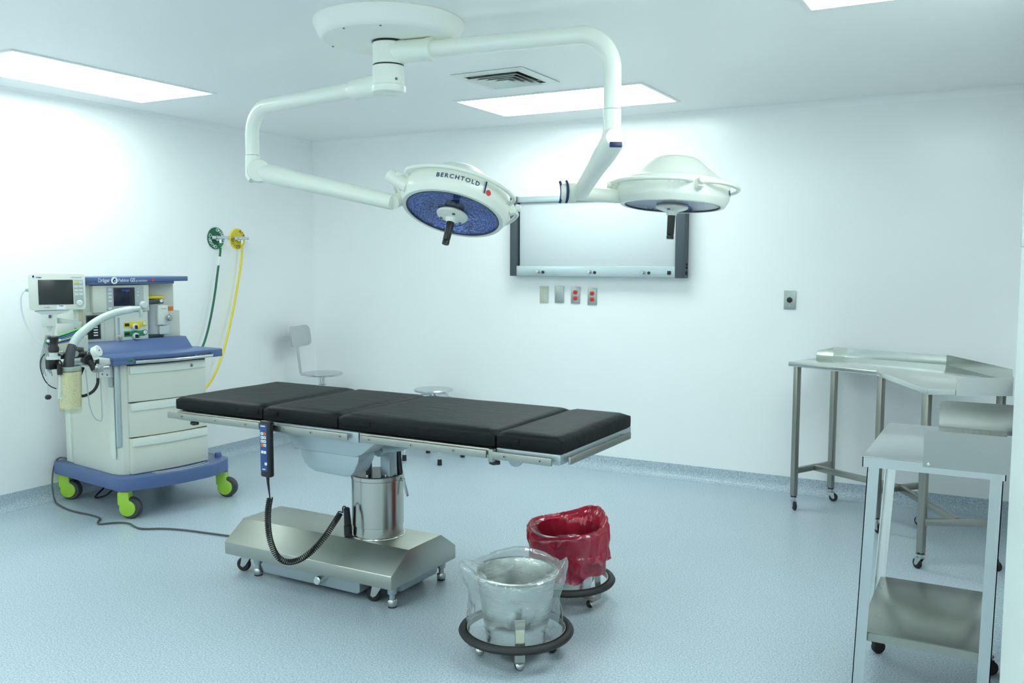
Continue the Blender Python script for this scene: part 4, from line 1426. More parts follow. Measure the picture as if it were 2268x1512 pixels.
# ---------------------------------------------------------------- two-tier trolley by the right edge
tr = thing('utility_trolley', 'tall narrow steel trolley with a lower shelf and box-like guard, front right', 'trolley', (0, 0, 0), 0, (-0.19, 3.42, 0))
X0, X1, Y0, Y1, Z1 = -0.392, 0.018, 3.075, 3.790, 0.882
m_ = MB()
m_.box(X0, X1, Y0, Y1, Z1 - .003, Z1, 0.001)
m_.box(X0, X0 + .003, Y0, Y1, Z1 - .034, Z1 - .001).box(X1 - .003, X1, Y0, Y1, Z1 - .034, Z1 - .001)
m_.box(X0, X1, Y0, Y0 + .003, Z1 - .034, Z1 - .001).box(X0, X1, Y1 - .003, Y1, Z1 - .034, Z1 - .001)
m_.build('top_shelf', 'alu', tr)
def angle_leg(x0, y0, x1, y1, sx, sy):
    """L-section leg from top (x1,y1) to floor (x0,y0)"""
    m_ = MB()
    t_ = 0.003; w_ = 0.036
    for dx, dy, lx, ly in ((0, 0, w_, t_), (0, 0, t_, w_)):
        a = [(0, 0), (lx * sx, 0), (lx * sx, ly * sy), (0, ly * sy)]
        bm_ = bmesh.new()
        lo = [bm_.verts.new((x0 + u, y0 + v, 0.075)) for u, v in a]
        hi = [bm_.verts.new((x1 + u, y1 + v, Z1 - .004)) for u, v in a]
        bm_.faces.new(lo); bm_.faces.new(hi)
        for i in range(4):
            j = (i + 1) % 4
            bm_.faces.new((lo[i], lo[j], hi[j], hi[i]))
        bmesh.ops.recalc_face_normals(bm_, faces=bm_.faces[:])
        m_._take(bm_)
    m_.build('leg', 'alu', tr)
    swivel_caster(tr, x0 + sx * .018, y0 + sy * .018, 0.076, 0.0265, 0.022, R(35), 'rubber', 'rubber')
angle_leg(-0.402, Y0 + .006, -0.376, Y0 + .006, 1, 1)
angle_leg(0.000, Y0 + .006, 0.012, Y0 + .006, -1, 1)
angle_leg(-0.416, 3.66, -0.384, Y1 - .006, 1, -1)
angle_leg(0.006, 3.66, 0.012, Y1 - .006, -1, -1)
m_ = MB()
sx0, sx1, sy0, sy1, sz = -0.388, -0.006, 3.10, 3.70, 0.292
m_.box(sx0, sx1, sy0, sy1, sz - .003, sz, 0.001)
m_.box(sx0, sx1, sy0, sy0 + .003, sz - .030, sz - .001).box(sx0, sx1, sy1 - .003, sy1, sz - .03, sz - .001)
m_.box(sx0, sx0 + .003, sy0, sy1, sz - .03, sz - .001).box(sx1 - .003, sx1, sy0, sy1, sz - .03, sz - .001)
m_.build('lower_shelf', 'shelf_steel', tr)
# box-like guard: front, back and right side plates
gx0, gx1 = -0.213, 0.036
m_ = MB()
gy0, gy1 = Y0 - .004, Y1 + .004
def plate_pts(r_): return [(gx0, .868), (gx1, .868), (gx1, .984), (gx0 + r_, .984), (gx0 + r_ * .3, .984 - r_ * .3), (gx0, .984 - r_)]
m_.prism(plate_pts(.018), gy0 - .001, gy0 + .001, lambda u, v, w: Vector((u, w, v)))
m_.build('guard_front', 'guard_steel', tr)
MB().cyl((gx0 + .016, gy0 - .001, .878), (gx0 + .016, gy0 - .005, .878), 0.005, n=14, bev=0.001).build('rivet', 'chrome', tr)
m_ = MB(); m_.prism(plate_pts(.018), gy1 - .001, gy1 + .001, lambda u, v, w: Vector((u, w, v))); m_.build('guard_back', 'guard_steel', tr)
m_ = MB(); m_.box(gx1 - .002, gx1, gy0, gy1, .868, .984); m_.build('guard_side', 'guard_steel', tr)

# ---------------------------------------------------------------- anesthesia machine
AO, AD = (-4.511, 3.485, 0), -8.6
am = thing('anesthesia_machine', 'anesthesia machine with blue worktop, cream drawers and lime green castors by the left wall', 'anesthesia machine', AO, AD, (-0.33, 0.30, 0))
def flat(u, v, w): return Vector((u, v, w))
def box(name, m, *a, bev=0.003, parent=None, label=None):
    return MB().box(*a, bev).build(name, m, parent or am, label)
# base
m_ = MB()
bp = [(-0.735, -0.060), (-0.70, -0.075), (-0.02, -0.072), (0.040, -0.068), (0.066, -0.045), (0.105, 0.03), (0.140, 0.16), (0.155, 0.30), (0.150, 0.48), (0.125, 0.56), (0.075, 0.650), (0.035, 0.685), (-0.04, 0.700), (-0.70, 0.700), (-0.735, 0.68)]
m_.prism(bp, 0.172, 0.250, flat, 0.008)
m_.build('base', 'blue', am)
for dx in (0.0, 0.035):
    pts = [(0.060 + dx + 0.035 * math.sin(PI * (k / 10)), 0.14 + 0.36 * k / 10, 0.2515) for k in range(11)]
    m_ = MB(); m_.tube(pts, 0.0035, 6, flat=(1, 1)); m_.build('step_strip', 'grey_panel', am)
MB().lathe([(0, 0), (0.022, 0), (0.022, 0.018), (0.018, 0.026), (0, 0.027)], (-0.03, 0.655, 0.250), (0, 0, 1), 24).build('cord_bollard', 'blue', am)
def big_caster(x, y):
    tr_ = Vector((math.cos(R(28.8 - AD)), math.sin(R(28.8 - AD)), 0)); ax = Vector((-tr_.y, tr_.x, 0))
    c0 = Vector((x, y, 0))
    m_ = MB(); m_.cyl(c0 + Vector((0, 0, .162)), c0 + Vector((0, 0, .176)), 0.037, n=28); cap = m_.build('caster_collar', 'blue', am)
    m_ = MB(); m_.cyl(c0 + Vector((0, 0, .158)), c0 + Vector((0, 0, .163)), 0.036, n=28); m_.build('caster_ring', 'yellow', cap)
    wc = Vector((0.022, 0.063))
    pts = [(-0.033, 0.158), (0.033, 0.158), (0.033, 0.110)]
    for k in range(0, 15):
        a = R(60 - 20 * k)
        if a < R(-200): break
        pts.append((wc.x + 0.048 * math.cos(a), wc.y + 0.048 * math.sin(a)))
    pts.append((-0.033, 0.085))
    m_ = MB(); m_.prism(pts, -0.030, 0.030, lambda u, v, w: c0 + tr_ * u + Vector((0, 0, v)) + ax * w, 0.004)
    cs = m_.build('caster', 'green_lime', am)
    m_ = MB()
    m_.lathe([(0.040, -0.022), (0.056, -0.024), (0.063, -0.015), (0.063, 0.015), (0.056, 0.024), (0.040, 0.022)], c0 + tr_ * (wc.x + .012) + Vector((0, 0, 0.063)), ax, 40)
    m_.build('tyre', 'tyre', cs)
for x, y in ((0.010, -0.010), (0.030, 0.640), (-0.690, -0.010), (-0.66, 0.62)):
    big_caster(x, y)
# cabinet body
m_ = MB()
bd = [(-0.60, -0.012), (-0.54, -0.026), (-0.10, -0.028), (-0.045, -0.018), (-0.015, 0.005), (0.0, 0.030), (0.0, 0.548), (-0.02, 0.565), (-0.60, 0.565)]
m_.prism(bd, 0.250, 0.910, flat, 0.003)
cab = m_.build('cabinet', 'cream', am)
box('rear_panel', 'cream_light', -0.648, -0.585, -0.020, 0.555, 0.252, 0.98)
for i, (z0, z1) in enumerate(((0.254, 0.466), (0.471, 0.676), (0.681, 0.896))):
    ex = 0.012 if i == 0 else 0.0
    def front(k, n=12, ex=ex):
        return 0.014 + ex + 0.022 * math.sin(PI * k / n)
    def bowed(y0, y1, d0, d1, za, zb, bev=0.002):
        n = 12
        pts = [(front(k) - 0.0 + d1, y0 + (y1 - y0) * k / n) for k in range(n + 1)] + [(d0, y0 + (y1 - y0) * k / n) for k in range(n, -1, -1)]
        m_ = MB(); m_.prism(pts, za, zb, flat, bev); return m_
    dr = bowed(0.033, 0.545, -0.002, 0.0, z0, z1).build('drawer', 'cream', am)
    bowed(0.040, 0.541, 0.004, 0.012, z1 - 0.048, z1 - 0.004, 0.003).build('drawer_grip', 'cream_light', dr)
    box('drawer_gap', 'black', -0.001, 0.020, 0.034, 0.544, z1 - .0005, z1 + .005, bev=0, parent=dr)
    if i == 2:
        m_ = MB(); m_.cyl((0.030, 0.432, 0.868), (0.045, 0.432, 0.868), 0.011, n=20, bev=0.001); m_.build('drawer_lock', 'zinc', dr)
        MB().box(0.0452, 0.0458, 0.430, 0.434, 0.862, 0.874).build('keyhole', 'black', dr)
# side slot and strip
box('side_trough', 'cream_light', -0.100, -0.038, -0.034, -0.026, 0.345, 0.772)
box('side_window', 'grey_panel', -0.092, -0.045, -0.0345, -0.026, 0.778, 0.828)
box('side_strip', 'alu_bar', -0.034, -0.014, -0.029, -0.004, 0.42, 0.905)
box('side_bracket', 'cream_light', -0.16, -0.045, -0.045, -0.026, 0.830, 0.912)
m_ = MB()
m_.cyl((-0.13, -0.044, 0.845), (-0.13, -0.048, 0.845), 0.005, n=10); m_.build('bracket_screw', 'dark_metal', am)
MB().cyl((-0.075, -0.044, 0.845), (-0.075, -0.048, 0.845), 0.005, n=10).build('bracket_screw', 'dark_metal', am)
# worktop
n = 14
wt = [(-0.55, -0.085), (0.020, -0.085), (0.048, -0.072), (0.052, 0.05)]
wt += [(0.040 + 0.028 * math.sin(PI * k / n), 0.065 + 0.505 * k / n) for k in range(n + 1)]
wt += [(0.052, 0.585), (0.050, 0.650), (0.020, 0.668), (-0.30, 0.640), (-0.55, 0.61)]
m_ = MB(); m_.prism(wt, 0.930, 0.956, flat, 0.005)
m_.prism([(-0.55, -0.083), (0.020, -0.083), (0.048, -0.070), (0.052, 0.062), (-0.02, 0.062), (-0.55, 0.03)], 0.908, 0.934, flat, 0.004)
m_.prism([(-0.10, 0.60), (0.0, 0.572), (0.052, 0.572), (0.050, 0.650), (0.020, 0.668), (-0.30, 0.640)], 0.908, 0.934, flat, 0.004)
m_.prism([(-0.17, 0.955), (-0.245, 1.026), (-0.55, 1.026), (-0.55, 0.955)], -0.080, 0.585, lambda u, v, w: Vector((u, w, v)), 0.004)
wto = m_.build('worktop', 'blue', am)
m_ = MB(); m_.tube([(0.050 + 0.030 * math.sin(PI * k / n), 0.06 + 0.515 * k / n, 0.919) for k in range(n + 1)], 0.0105, 12); m_.build('front_rail', 'alu', am)
m_ = MB(); m_.cyl((0.050, 0.030, 0.930), (0.056, 0.030, 0.930), 0.013, n=24); m_.build('badge_ring', 'zinc', am)
MB().cyl((0.055, 0.030, 0.930), (0.058, 0.030, 0.930), 0.0105, n=24).build('green_badge', 'green', am)
# upper body
box('left_column', 'cream_light', -0.560, -0.265, -0.100, -0.030, 1.020, 1.372, bev=0.006)
box('lower_body', 'cream', -0.560, -0.262, -0.072, 0.330, 1.018, 1.205, bev=0.003)
box('back_panel', 'cream', -0.560, -0.360, 0.325, 0.575, 1.020, 1.372, bev=0.003)
box('ventilator_unit', 'cream', -0.560, -0.235, -0.030, 0.328, 1.200, 1.362, bev=0.004)
vf = -0.2345
box('display_bezel', 'grey_panel', vf - .002, vf + .0015, 0.052, 0.292, 1.208, 1.354, bev=0.001)
box('display', 'screen_blue', vf, vf + .003, 0.096, 0.232, 1.236, 1.347, bev=0.0005)
box('display_foot', 'bottle', vf, vf + .0025, 0.096, 0.232, 1.210, 1.234, bev=0)
for z in (1.335, 1.312, 1.290, 1.266, 1.222):
    box('soft_key', 'button', vf, vf + .004, 0.062, 0.084, z - .007, z + .007, bev=0.001)
for z in (1.338, 1.318, 1.298):
    box('soft_key', 'button', vf, vf + .004, 0.244, 0.258, z - .005, z + .005, bev=0.001)
m_ = MB(); m_.cyl((vf, 0.282, 1.238), (vf + .030, 0.282, 1.238), 0.024, 0.021, n=28, bev=0.003); m_.build('rotary_knob', 'button', am)
text('Dräger', 0.018, 'screen_text', am, 'screen_logo', (vf + .0034, 0.175, 1.330), (0, 1, 0), (0, 0, 1), 0.0002)
box('unit_seam', 'grey_panel', -0.2625, -0.2615, 0.110, 0.112, 1.02, 1.198, bev=0)
box('unit_seam', 'grey_panel', -0.2625, -0.2615, 0.048, 0.050, 1.02, 1.198, bev=0)
# bellows window
wf = -0.262
box('window_frame', 'dark_metal', wf - .004, wf + .003, -0.064, 0.024, 1.042, 1.186, bev=0.001)
box('bellows_window', 'black', wf + .001, wf + .004, -0.058, 0.016, 1.048, 1.180, bev=0)
for k in range(4):
    box('bellows_fold', 'white', wf + .002, wf + .0075, -0.022, 0.004, 1.062 + k * 0.016, 1.069 + k * 0.016, bev=0.001)
# gas mixing panel
box('gas_panel', 'cream_light', -0.300, -0.252, 0.114, 0.326, 1.022, 1.196, bev=0.002)
gf = -0.252
box('panel_slot', 'grey_panel', gf, gf + .001, 0.126, 0.140, 1.060, 1.165, bev=0)
m_ = MB(); m_.cyl((gf, 0.135, 1.042), (gf + .018, 0.135, 1.042), 0.010, n=16, bev=0.001); m_.build('flow_knob', 'zinc', am)
for z, c, kc in ((1.118, 'yellow', 'yellow'), (1.062, 'green_mid', 'dark_metal')):
    o = box('gas_strip', c, gf, gf + .003, 0.165, 0.300, z - .017, z + .017, bev=0.001)
    MB().cyl((gf, 0.302, z + .004), (gf + .0035, 0.302, z + .004), 0.0175, n=24).build('strip_end', c, o)
    MB().cyl((gf + .003, 0.302, z + .005), (gf + .007, 0.302, z + .005), 0.012, n=24, bev=0.001).build('pressure_gauge', 'white', o)
    MB().obox((gf + .0073, 0.302, z + .005), (gf + .0073, 0.309, z + .010), 0.002, 0.001).build('gauge_needle', 'black', o)
    MB().box(gf + .002, gf + .004, 0.170, 0.200, z - .009, z + .009).build('digit_window', 'black', o)
    m_ = MB(); m_.cyl((gf, 0.238, z - .016), (gf + .018, 0.238, z - .016), 0.0205, n=28, bev=0.003); m_.build('flow_knob', 'cream_light', am)
    MB().box(gf + .017, gf + .022, 0.228, 0.243, z - .027, z - .005).build('knob_grip', 'black', am)
    MB().box(gf + .016, gf + .023, 0.244, 0.254, z - .027, z - .007, 0.002).build('knob_mark', kc, am)
# vaporizer
m_ = MB(); m_.cyl((-0.325, 0.395, 1.045), (-0.325, 0.395, 1.238), 0.052, n=32, bev=0.004)
vap = m_.build('vaporizer', 'bottle', am)
box('vaporizer_head', 'dark_metal', -0.36, -0.275, 0.345, 0.452, 1.240, 1.268, bev=0.004, parent=vap)
box('yellow_lever', 'yellow', -0.345, -0.272, 0.338, 0.455, 1.270, 1.292, bev=0.009, parent=vap)
m_ = MB(); m_.cyl((-0.272, 0.432, 1.258), (-0.266, 0.432, 1.258), 0.011, n=20); m_.build('white_dial', 'white', vap)
box('vaporizer_box', 'cream_light', -0.30, -0.255, 0.400, 0.470, 1.105, 1.232, bev=0.004, parent=vap)
m_ = MB(); m_.cyl((-0.256, 0.470, 1.148), (-0.232, 0.470, 1.148), 0.021, 0.018, n=24, bev=0.003); m_.build('control_wheel', 'zinc', vap)
box('filling_block', 'button', -0.29, -0.262, 0.412, 0.480, 1.045, 1.100, bev=0.003, parent=vap)
box('box_print', 'grey_panel', -0.2552, -0.2546, 0.418, 0.455, 1.205, 1.210, bev=0, parent=vap)
box('orange_label', 'orange', -0.300, -0.296, 0.478, 0.530, 1.192, 1.218, bev=0, parent=am)
box('side_plate', 'cream', -0.42, -0.300, 0.46, 0.578, 1.022, 1.19, bev=0.003)
# top shelf with the lettering
n = 10
tsf = [(-0.62, -0.10), (-0.262, -0.10), (-0.250, -0.075), (-0.222, -0.045)] + [(-0.220 + 0.008 * math.sin(PI * k / n), -0.045 + 0.60 * k / n) for k in range(1, n)] + [(-0.232, 0.600), (-0.25, 0.612), (-0.62, 0.612)]
m_ = MB(); m_.prism(tsf, 1.382, 1.412, flat, 0.004)
m_.prism([(-0.60, -0.098), (-0.264, -0.098), (-0.252, -0.073), (-0.224, -0.043), (-0.218, 0.10), (-0.219, 0.30), (-0.226, 0.42), (-0.26, 0.52), (-0.60, 0.52)], 1.366, 1.386, flat, 0.003)
m_.build('top_shelf', 'blue', am)
def fr_at(b): return -0.220 + 0.008 * math.sin(PI * max(0, min(1, (b + .045) / .6))) + .0006
def face_text(s, b0, b1, h, m, nm, z, space=1.0, bold=0.0):
    o = text(s, h, m, am, nm, (fr_at((b0 + b1) / 2) + .0012, 0, z), (0, 1, 0), (0, 0, 1), 0.0004, align='LEFT', space=space, bold=bold)
    sh = SHIFT[am.name]
    ys = [v.co.y for v in o.data.vertices]
    lo, hi = min(ys), max(ys)
    for v in o.data.vertices:
        v.co.y = (v.co.y - lo) / (hi - lo) * (b1 - b0) + b0 - sh.y
        v.co.x = fr_at(v.co.y + sh.y) + 0.0012 - sh.x
    return o
face_text('Dräger', -0.004, 0.068, 0.032, 'white', 'lettering', 1.392, bold=0.0012)
face_text('Fabius', 0.118, 0.185, 0.027, 'white', 'lettering', 1.391, bold=0.0009)
face_text('GS', 0.192, 0.226, 0.032, 'white', 'lettering', 1.391, bold=0.0014)
face_text('premium', 0.230, 0.306, 0.019, 'white', 'lettering', 1.388, bold=0.0006)
def disc(name, b, z, r, m, d0, d1, parent=None):
    mb = MB(); mb.cyl((fr_at(b) + d0, b, z), (fr_at(b) + d1, b, z), r, n=28); return mb.build(name, m, parent or am)
disc('round_badge', 0.094, 1.391, 0.021, 'white', 0, .001)
m_ = MB(); m_.prism([(0.0100 * math.cos(R(a)), 0.0105 * math.sin(R(a))) for a in range(140, 400, 20)] + [(0.004, 0.018)], fr_at(.094) + .001, fr_at(.094) + .0016, lambda u, v, w: Vector((w, .094 + u, 1.389 + v))); m_.build('badge_drop', 'navy', am)
disc('drop_centre', 0.096, 1.3885, 0.004, 'white', .0016, .002)
disc('red_dot', 0.344, 1.391, 0.0095, 'red', 0, .001)
box('white_tag', 'white', -0.248, -0.240, -0.088, -0.072, 1.376, 1.398, bev=0)
m_ = MB()
for (y, z) in ((-.074, 1.345), (-.062, 1.345), (-.066, 1.335)):
    MB().cyl((-0.265, y, z), (-0.2635, y, z), 0.003, n=8).build('pilot_hole', 'dark_metal', am)
m_.bm.free()
# mounting pole and brackets left of the body
box('pole', 'cream_light', -0.24, -0.20, -0.150, -0.115, 0.98, 1.24, bev=0.004)
m_ = MB(); m_.cyl((-0.20, -0.125, 1.06), (-0.20, -0.125, 1.23), 0.013, n=16); m_.build('tan_hose', 'bellows', am)
box('side_module', 'cream_light', -0.235, -0.20, -0.265, -0.165, 1.070, 1.150, bev=0.004)
box('side_module', 'cream', -0.26, -0.21, -0.30, -0.08, 0.965, 1.075, bev=0.004)
# breathing system block
bs = box('valve_bar', 'zinc', -0.030, 0.010, -0.380, -0.165, 0.925, 0.968, bev=0.003, label='bright metal bar of the breathing system')
box('bar_end', 'black', -0.035, 0.014, -0.418, -0.372, 0.915, 0.970, bev=0.004)
m_ = MB(); m_.cyl((0.0, -0.388, 0.97), (0.0, -0.388, 0.985), 0.036, n=24); m_.cyl((0.0, -0.388, 0.985), (0.0, -0.388, 1.010), 0.022, n=24)
m_.build('valve_dome', 'button', am)
m_ = MB(); m_.lathe([(0, 1.008), (0.026, 1.008), (0.028, 1.030), (0.021, 1.046), (0.022, 1.070), (0.030, 1.084), (0.030, 1.093), (0.026, 1.097), (0, 1.097)], (0, -0.385, 0), (0, 0, 1), 28); m_.build('black_valve', 'black', am)
for dy in (-0.030, 0.028):
    MB().sphere((0.008, -0.385 + dy, 1.072), 0.009).build('valve_lug', 'button', am)
m_ = MB(); m_.cyl((0.012, -0.368, 0.955), (0.035, -0.372, 0.935), 0.016, n=16); m_.cyl((0.03, -0.372, 0.945), (0.035, -0.374, 0.885), 0.015, 0.013, n=16, bev=0.003); m_.build('lock_handle', 'black', am)
m_ = MB(); m_.tube([(0.015, -0.315, 0.905), (0.018, -0.312, 0.955), (0.012, -0.300, 1.005), (0.004, -0.282, 1.040)], [0.029, 0.029, 0.028, 0.023], 20, smooth_path=2)
m_.build('hose_elbow', 'tyre', am)
m_ = MB(); m_.cyl((0.0, -0.205, 0.955), (0.030, -0.205, 0.955), 0.030, n=24, bev=0.005); m_.tube([(0.022, -0.203, 0.948), (0.034, -0.190, 0.92), (0.036, -0.184, 0.895)], [0.018, 0.016, 0.014], 14); m_.build('lock_handle', 'black', am)
m_ = MB(); m_.box(-0.10, -0.02, -0.36, -0.16, 0.965, 0.995, 0.005); m_.box(-0.12, -0.03, -0.25, -0.20, 0.99, 1.02, 0.004); m_.build('rear_block', 'dark_metal', am)
for (y, z, r_) in ((-0.265, 0.99, 0.018), (-0.185, 0.985, 0.016), (-0.34, 1.0, 0.012)):
    MB().cyl((-0.03, y, z), (0.004, y, z), r_, n=18, bev=0.002).build('port', 'zinc', am)
m_ = MB(); m_.tube([(-0.20, -0.17, 0.90), (-0.12, -0.15, 0.935), (-0.02, -0.165, 0.945)], 0.014, 10); m_.build('support_arm', 'cream_light', am)
box('support_bracket', 'cream_light', -0.14, 0.028, -0.205, -0.030, 0.915, 0.952, bev=0.005)
# absorber canister
m_ = MB(); m_.lathe([(0, 0.668), (0.056, 0.664), (0.0575, 0.672), (0.060, 0.80), (0.062, 0.905), (0.062, 0.925), (0.059, 0.925), (0.0585, 0.80), (0.055, 0.676), (0, 0.678)], (0.0, -0.303, 0), (0, 0, 1), 40)
can_ = m_.build('absorber_canister', 'acrylic', am)
MB().lathe([(0, 0.695), (0.0545, 0.695), (0.0575, 0.80), (0.0585, 0.895), (0, 0.900)], (0.0, -0.303, 0), (0, 0, 1), 40).build('granules', 'granules', can_, label='pale speckled granules')
MB().lathe([(0, 0.900), (0.0585, 0.900), (0.0595, 0.923), (0, 0.923)], (0.0, -0.303, 0), (0, 0, 1), 40).build('filter_disc', 'grey_panel', can_)
m_ = MB(); m_.obox((0.02, -0.358, 0.915), (0.01, -0.366, 0.75), 0.022, 0.010, up=(1, 0, 0), bev=0.004); m_.obox((0.01, -0.366, 0.755), (0.01, -0.352, 0.745), 0.02, 0.01, bev=0.003); m_.build('canister_handle', 'cream_light', can_)
# pressure gauge and metal valve
g0 = Vector((0.06, -0.172, 1.002)); gd = (Vector((0.75, 0.42, 0.35))).normalized()
m_ = MB(); m_.cyl(g0 - gd * 0.024, g0 + gd * 0.012, 0.030, 0.032, n=28, bev=0.003); ga = m_.build('pressure_gauge', 'whitegloss', am)
MB().cyl(g0 + gd * 0.0122, g0 + gd * 0.0132, 0.026, n=28).build('gauge_face', 'button', ga)
MB().sphere(g0 + gd * 0.014, 0.004).build('gauge_needle', 'black', ga)
m_ = MB(); m_.cyl(g0 - gd * 0.02, (0.045, -0.172, 0.955), 0.018, 0.015, n=18); m_.build('gauge_stem', 'whitegloss', ga)
m_ = MB(); m_.cyl((0.045, -0.165, 0.93), (0.045, -0.165, 0.957), 0.010, n=12); m_.build('stem_joint', 'black', am)
m_ = MB(); m_.box(0.018, 0.062, -0.188, -0.138, 0.882, 0.922, 0.003); m_.cyl((0.04, -0.163, 0.92), (0.04, -0.163, 0.94), 0.012, n=16)
m_.cyl((0.05, -0.14, 0.903), (0.055, -0.105, 0.905), 0.009, n=14); m_.cyl((0.062, -0.160, 0.900), (0.070, -0.160, 0.900), 0.007, n=12); m_.cyl((0.04, -0.163, 0.882), (0.04, -0.163, 0.845), 0.008, n=14)
m_.build('regulator', 'zinc', am)
hose('black_hose', None, None, [(0.04, -0.163, 0.848), (0.04, -0.164, 0.815), (0.035, -0.185, 0.775), (0.02, -0.225, 0.752), (0.0, -0.25, 0.750)], 0.0085, 'rubber', 3, 10, am)
hose('black_hose', None, None, [(-0.03, -0.245, 0.83), (-0.05, -0.22, 0.86), (-0.07, -0.19, 0.90)], 0.009, 'rubber', 2, 10, am)
hose('grey_tube', None, None, [(0.045, -0.235, 0.90), (0.045, -0.228, 0.80), (0.045, -0.222, 0.70), (0.045, -0.198, 0.625), (0.045, -0.165, 0.600), (0.045, -0.148, 0.605), (0.045, -0.150, 0.70), (0.045, -0.150, 0.845)], 0.0035, 'cable_grey', 3, 8, am)
# breathing hose with its wye piece
m_ = MB(); m_.tube([(0.004, -0.282, 1.036), (0.0, -0.268, 1.062), (-0.002, -0.245, 1.090), (0.0, -0.205, 1.122), (0.0, -0.150, 1.160), (0.0, -0.100, 1.185), (0.0, -0.050, 1.203), (0.0, -0.005, 1.214), (0.0, 0.030, 1.219)], [0.0235, 0.0205], 18, smooth_path=2)
m_.build('breathing_hose', 'hose_grey', am)
m_ = MB(); m_.cyl((0.0, 0.028, 1.2185), (0.0, 0.075, 1.225), 0.0215, 0.020, n=20, bev=0.002); m_.build('hose_cuff', 'button', am)
m_ = MB(); m_.cyl((0.0, 0.070, 1.224), (0.0, 0.128, 1.230), 0.0175, 0.013, n=20, bev=0.002); m_.tube([(0.0, 0.10, 1.226), (0.0, 0.125, 1.224), (0.0, 0.133, 1.210), (0.0, 0.134, 1.178)], 0.0115, 14, smooth_path=1); m_.build('wye_piece', 'hose_grey', am)
# bundle of coloured leads, hanging grey leads
for k, (m, dz, dx) in enumerate((('cable_green', 0.012, 0), ('cable_blue', 0.0, 0.005), ('cable_green', -0.012, -.006), ('cable_blue', -0.02, 0.004), ('cable_grey', -0.028, -.004), ('cable_blue', 0.006, -0.012), ('cable_grey', -0.014, .008))):
    hose('lead', None, None, [(-0.05 + dx, -0.405 + k * .004, 1.058 + dz * .5), (-0.05 + dx, -0.34, 1.078 + dz), (-0.055 + dx, -0.27, 1.092 + dz * 1.2), (-0.06 + dx, -0.205, 1.112 + dz * 1.1), (-0.07 + dx, -0.16, 1.118 + dz)], 0.0048, m, 2, 8, am)
for k in range(6):
    y = -0.425 + k * 0.010
    hose('lead', None, None, [(-0.06, -0.395 + k * .004, 1.10), (-0.06, y + .01, 1.03), (-0.06, y - 0.012, 0.95), (-0.06, y + 0.002 * (k - 2), 0.90 - 0.014 * (k % 3))], 0.0034, 'cable_grey' if k % 2 else 'bottle', 2, 6, am)
hose('bulb_lead', None, None, [(-0.03, -0.418, 1.0), (-0.03, -0.440, 0.98), (-0.03, -0.448, 0.93), (-0.03, -0.430, 0.86), (-0.03, -0.40, 0.82), (-0.03, -0.365, 0.802)], 0.003, 'rubber', 2, 7, am)
m_ = MB(); m_.sphere((0.0, -0.425, 0.765), 0.017, (1, 1.0, 0.85)); sb = m_.build('suction_bulb', 'black', am)
MB().cyl((0.0, -0.424, 0.772), (-0.01, -0.420, 0.92), 0.0012, n=6).build('thin_cord', 'grey_panel', am)

# ---------------------------------------------------------------- patient monitor on its bracket
PD = -33.0
_c, _s = math.cos(R(PD)), math.sin(R(PD))
PO = (-4.745 - (-0.05 * _c + 0.339 * _s), 3.262 - (-0.05 * _s - 0.339 * _c), 0)
pm = thing('patient_monitor', 'small cream patient monitor with dark screen, mounted left of the anesthesia machine', 'monitor', PO, PD, (-0.08, -0.35, 1.215))
def mrot(u, v, w): return Vector((-0.05 + w, u, v))
out = []
y0, y1, z0, z1, rr = -0.484, -0.194, 1.228, 1.437, 0.018
for (cy_, cz_, a0) in ((y1 - rr, z1 - rr, 0), (y0 + rr, z1 - rr, 90), (y0 + rr, z0 + rr, 180), (y1 - rr, z0 + rr, 270)):
    for k in range(6):
        a = R(a0 + 18 * k); out.append((cy_ + rr * math.cos(a), cz_ + rr * math.sin(a)))
m_ = MB(); m_.prism(out, -0.11, 0.0, mrot, 0.005)
m_.build('housing', 'cream_light', pm)
def mbox(name, m, ya, yb, za, zb, d=0.003, bev=0.0006, parent=pm, d0=-0.001):
    return MB().box(-0.05 + d0, -0.05 + d, ya, yb, za, zb, bev).build(name, m, parent)
mbox('screen', 'screen', -0.436, -0.258, 1.259, 1.400, 0.0015)
mbox('key_panel', 'grey_panel', -0.254, -0.205, 1.262, 1.400, 0.0010)
for i in range(4):
    for j in range(2):
        y = -0.251 + j * 0.0235; z = 1.383 - i * 0.0225
        mbox('key', 'yellow' if (i == 0 and j == 0) else 'button', y, y + .0195, z - .006, z + .006, 0.0035, 0.001)
mbox('panel_line', 'white', -0.254, -0.205, 1.3265, 1.3275, 0.0013, 0)
m_ = MB(); m_.cyl((-0.05, -0.2265, 1.266), (-0.032, -0.2265, 1.266), 0.0175, 0.015, n=24, bev=0.002); m_.build('rotary_knob', 'button', pm)
m_ = MB(); m_.cyl((-0.0502, -0.458, 1.419), (-0.0492, -0.458, 1.419), 0.010, n=24); m_.build('badge', 'white', pm)
m_ = MB(); m_.prism([(0.0055 * math.cos(R(a)), 0.0058 * math.sin(R(a))) for a in range(140, 400, 20)] + [(0.002, 0.010)], 0.0008, 0.0014, lambda u, v, w: mrot(-0.458 + u, 1.418 + v, w)); m_.build('badge_drop', 'navy', pm)
text('Dräger', 0.010, 'black', pm, 'lettering', (-0.0488, -0.430, 1.4145), (0, 1, 0), (0, 0, 1), 0.0003, bold=0.0003)
text('Infinity Gamma XL', 0.0075, 'dark_metal', pm, 'lettering', (-0.0488, -0.238, 1.4130), (0, 1, 0), (0, 0, 1), 0.0003)
text('SC 7000', 0.0085, 'dark_metal', pm, 'lettering', (-0.0488, -0.396, 1.2440), (0, 1, 0), (0, 0, 1), 0.0003)
mbox('paper_label', 'white', -0.345, -0.300, 1.2325, 1.2565, 0.0008, 0)
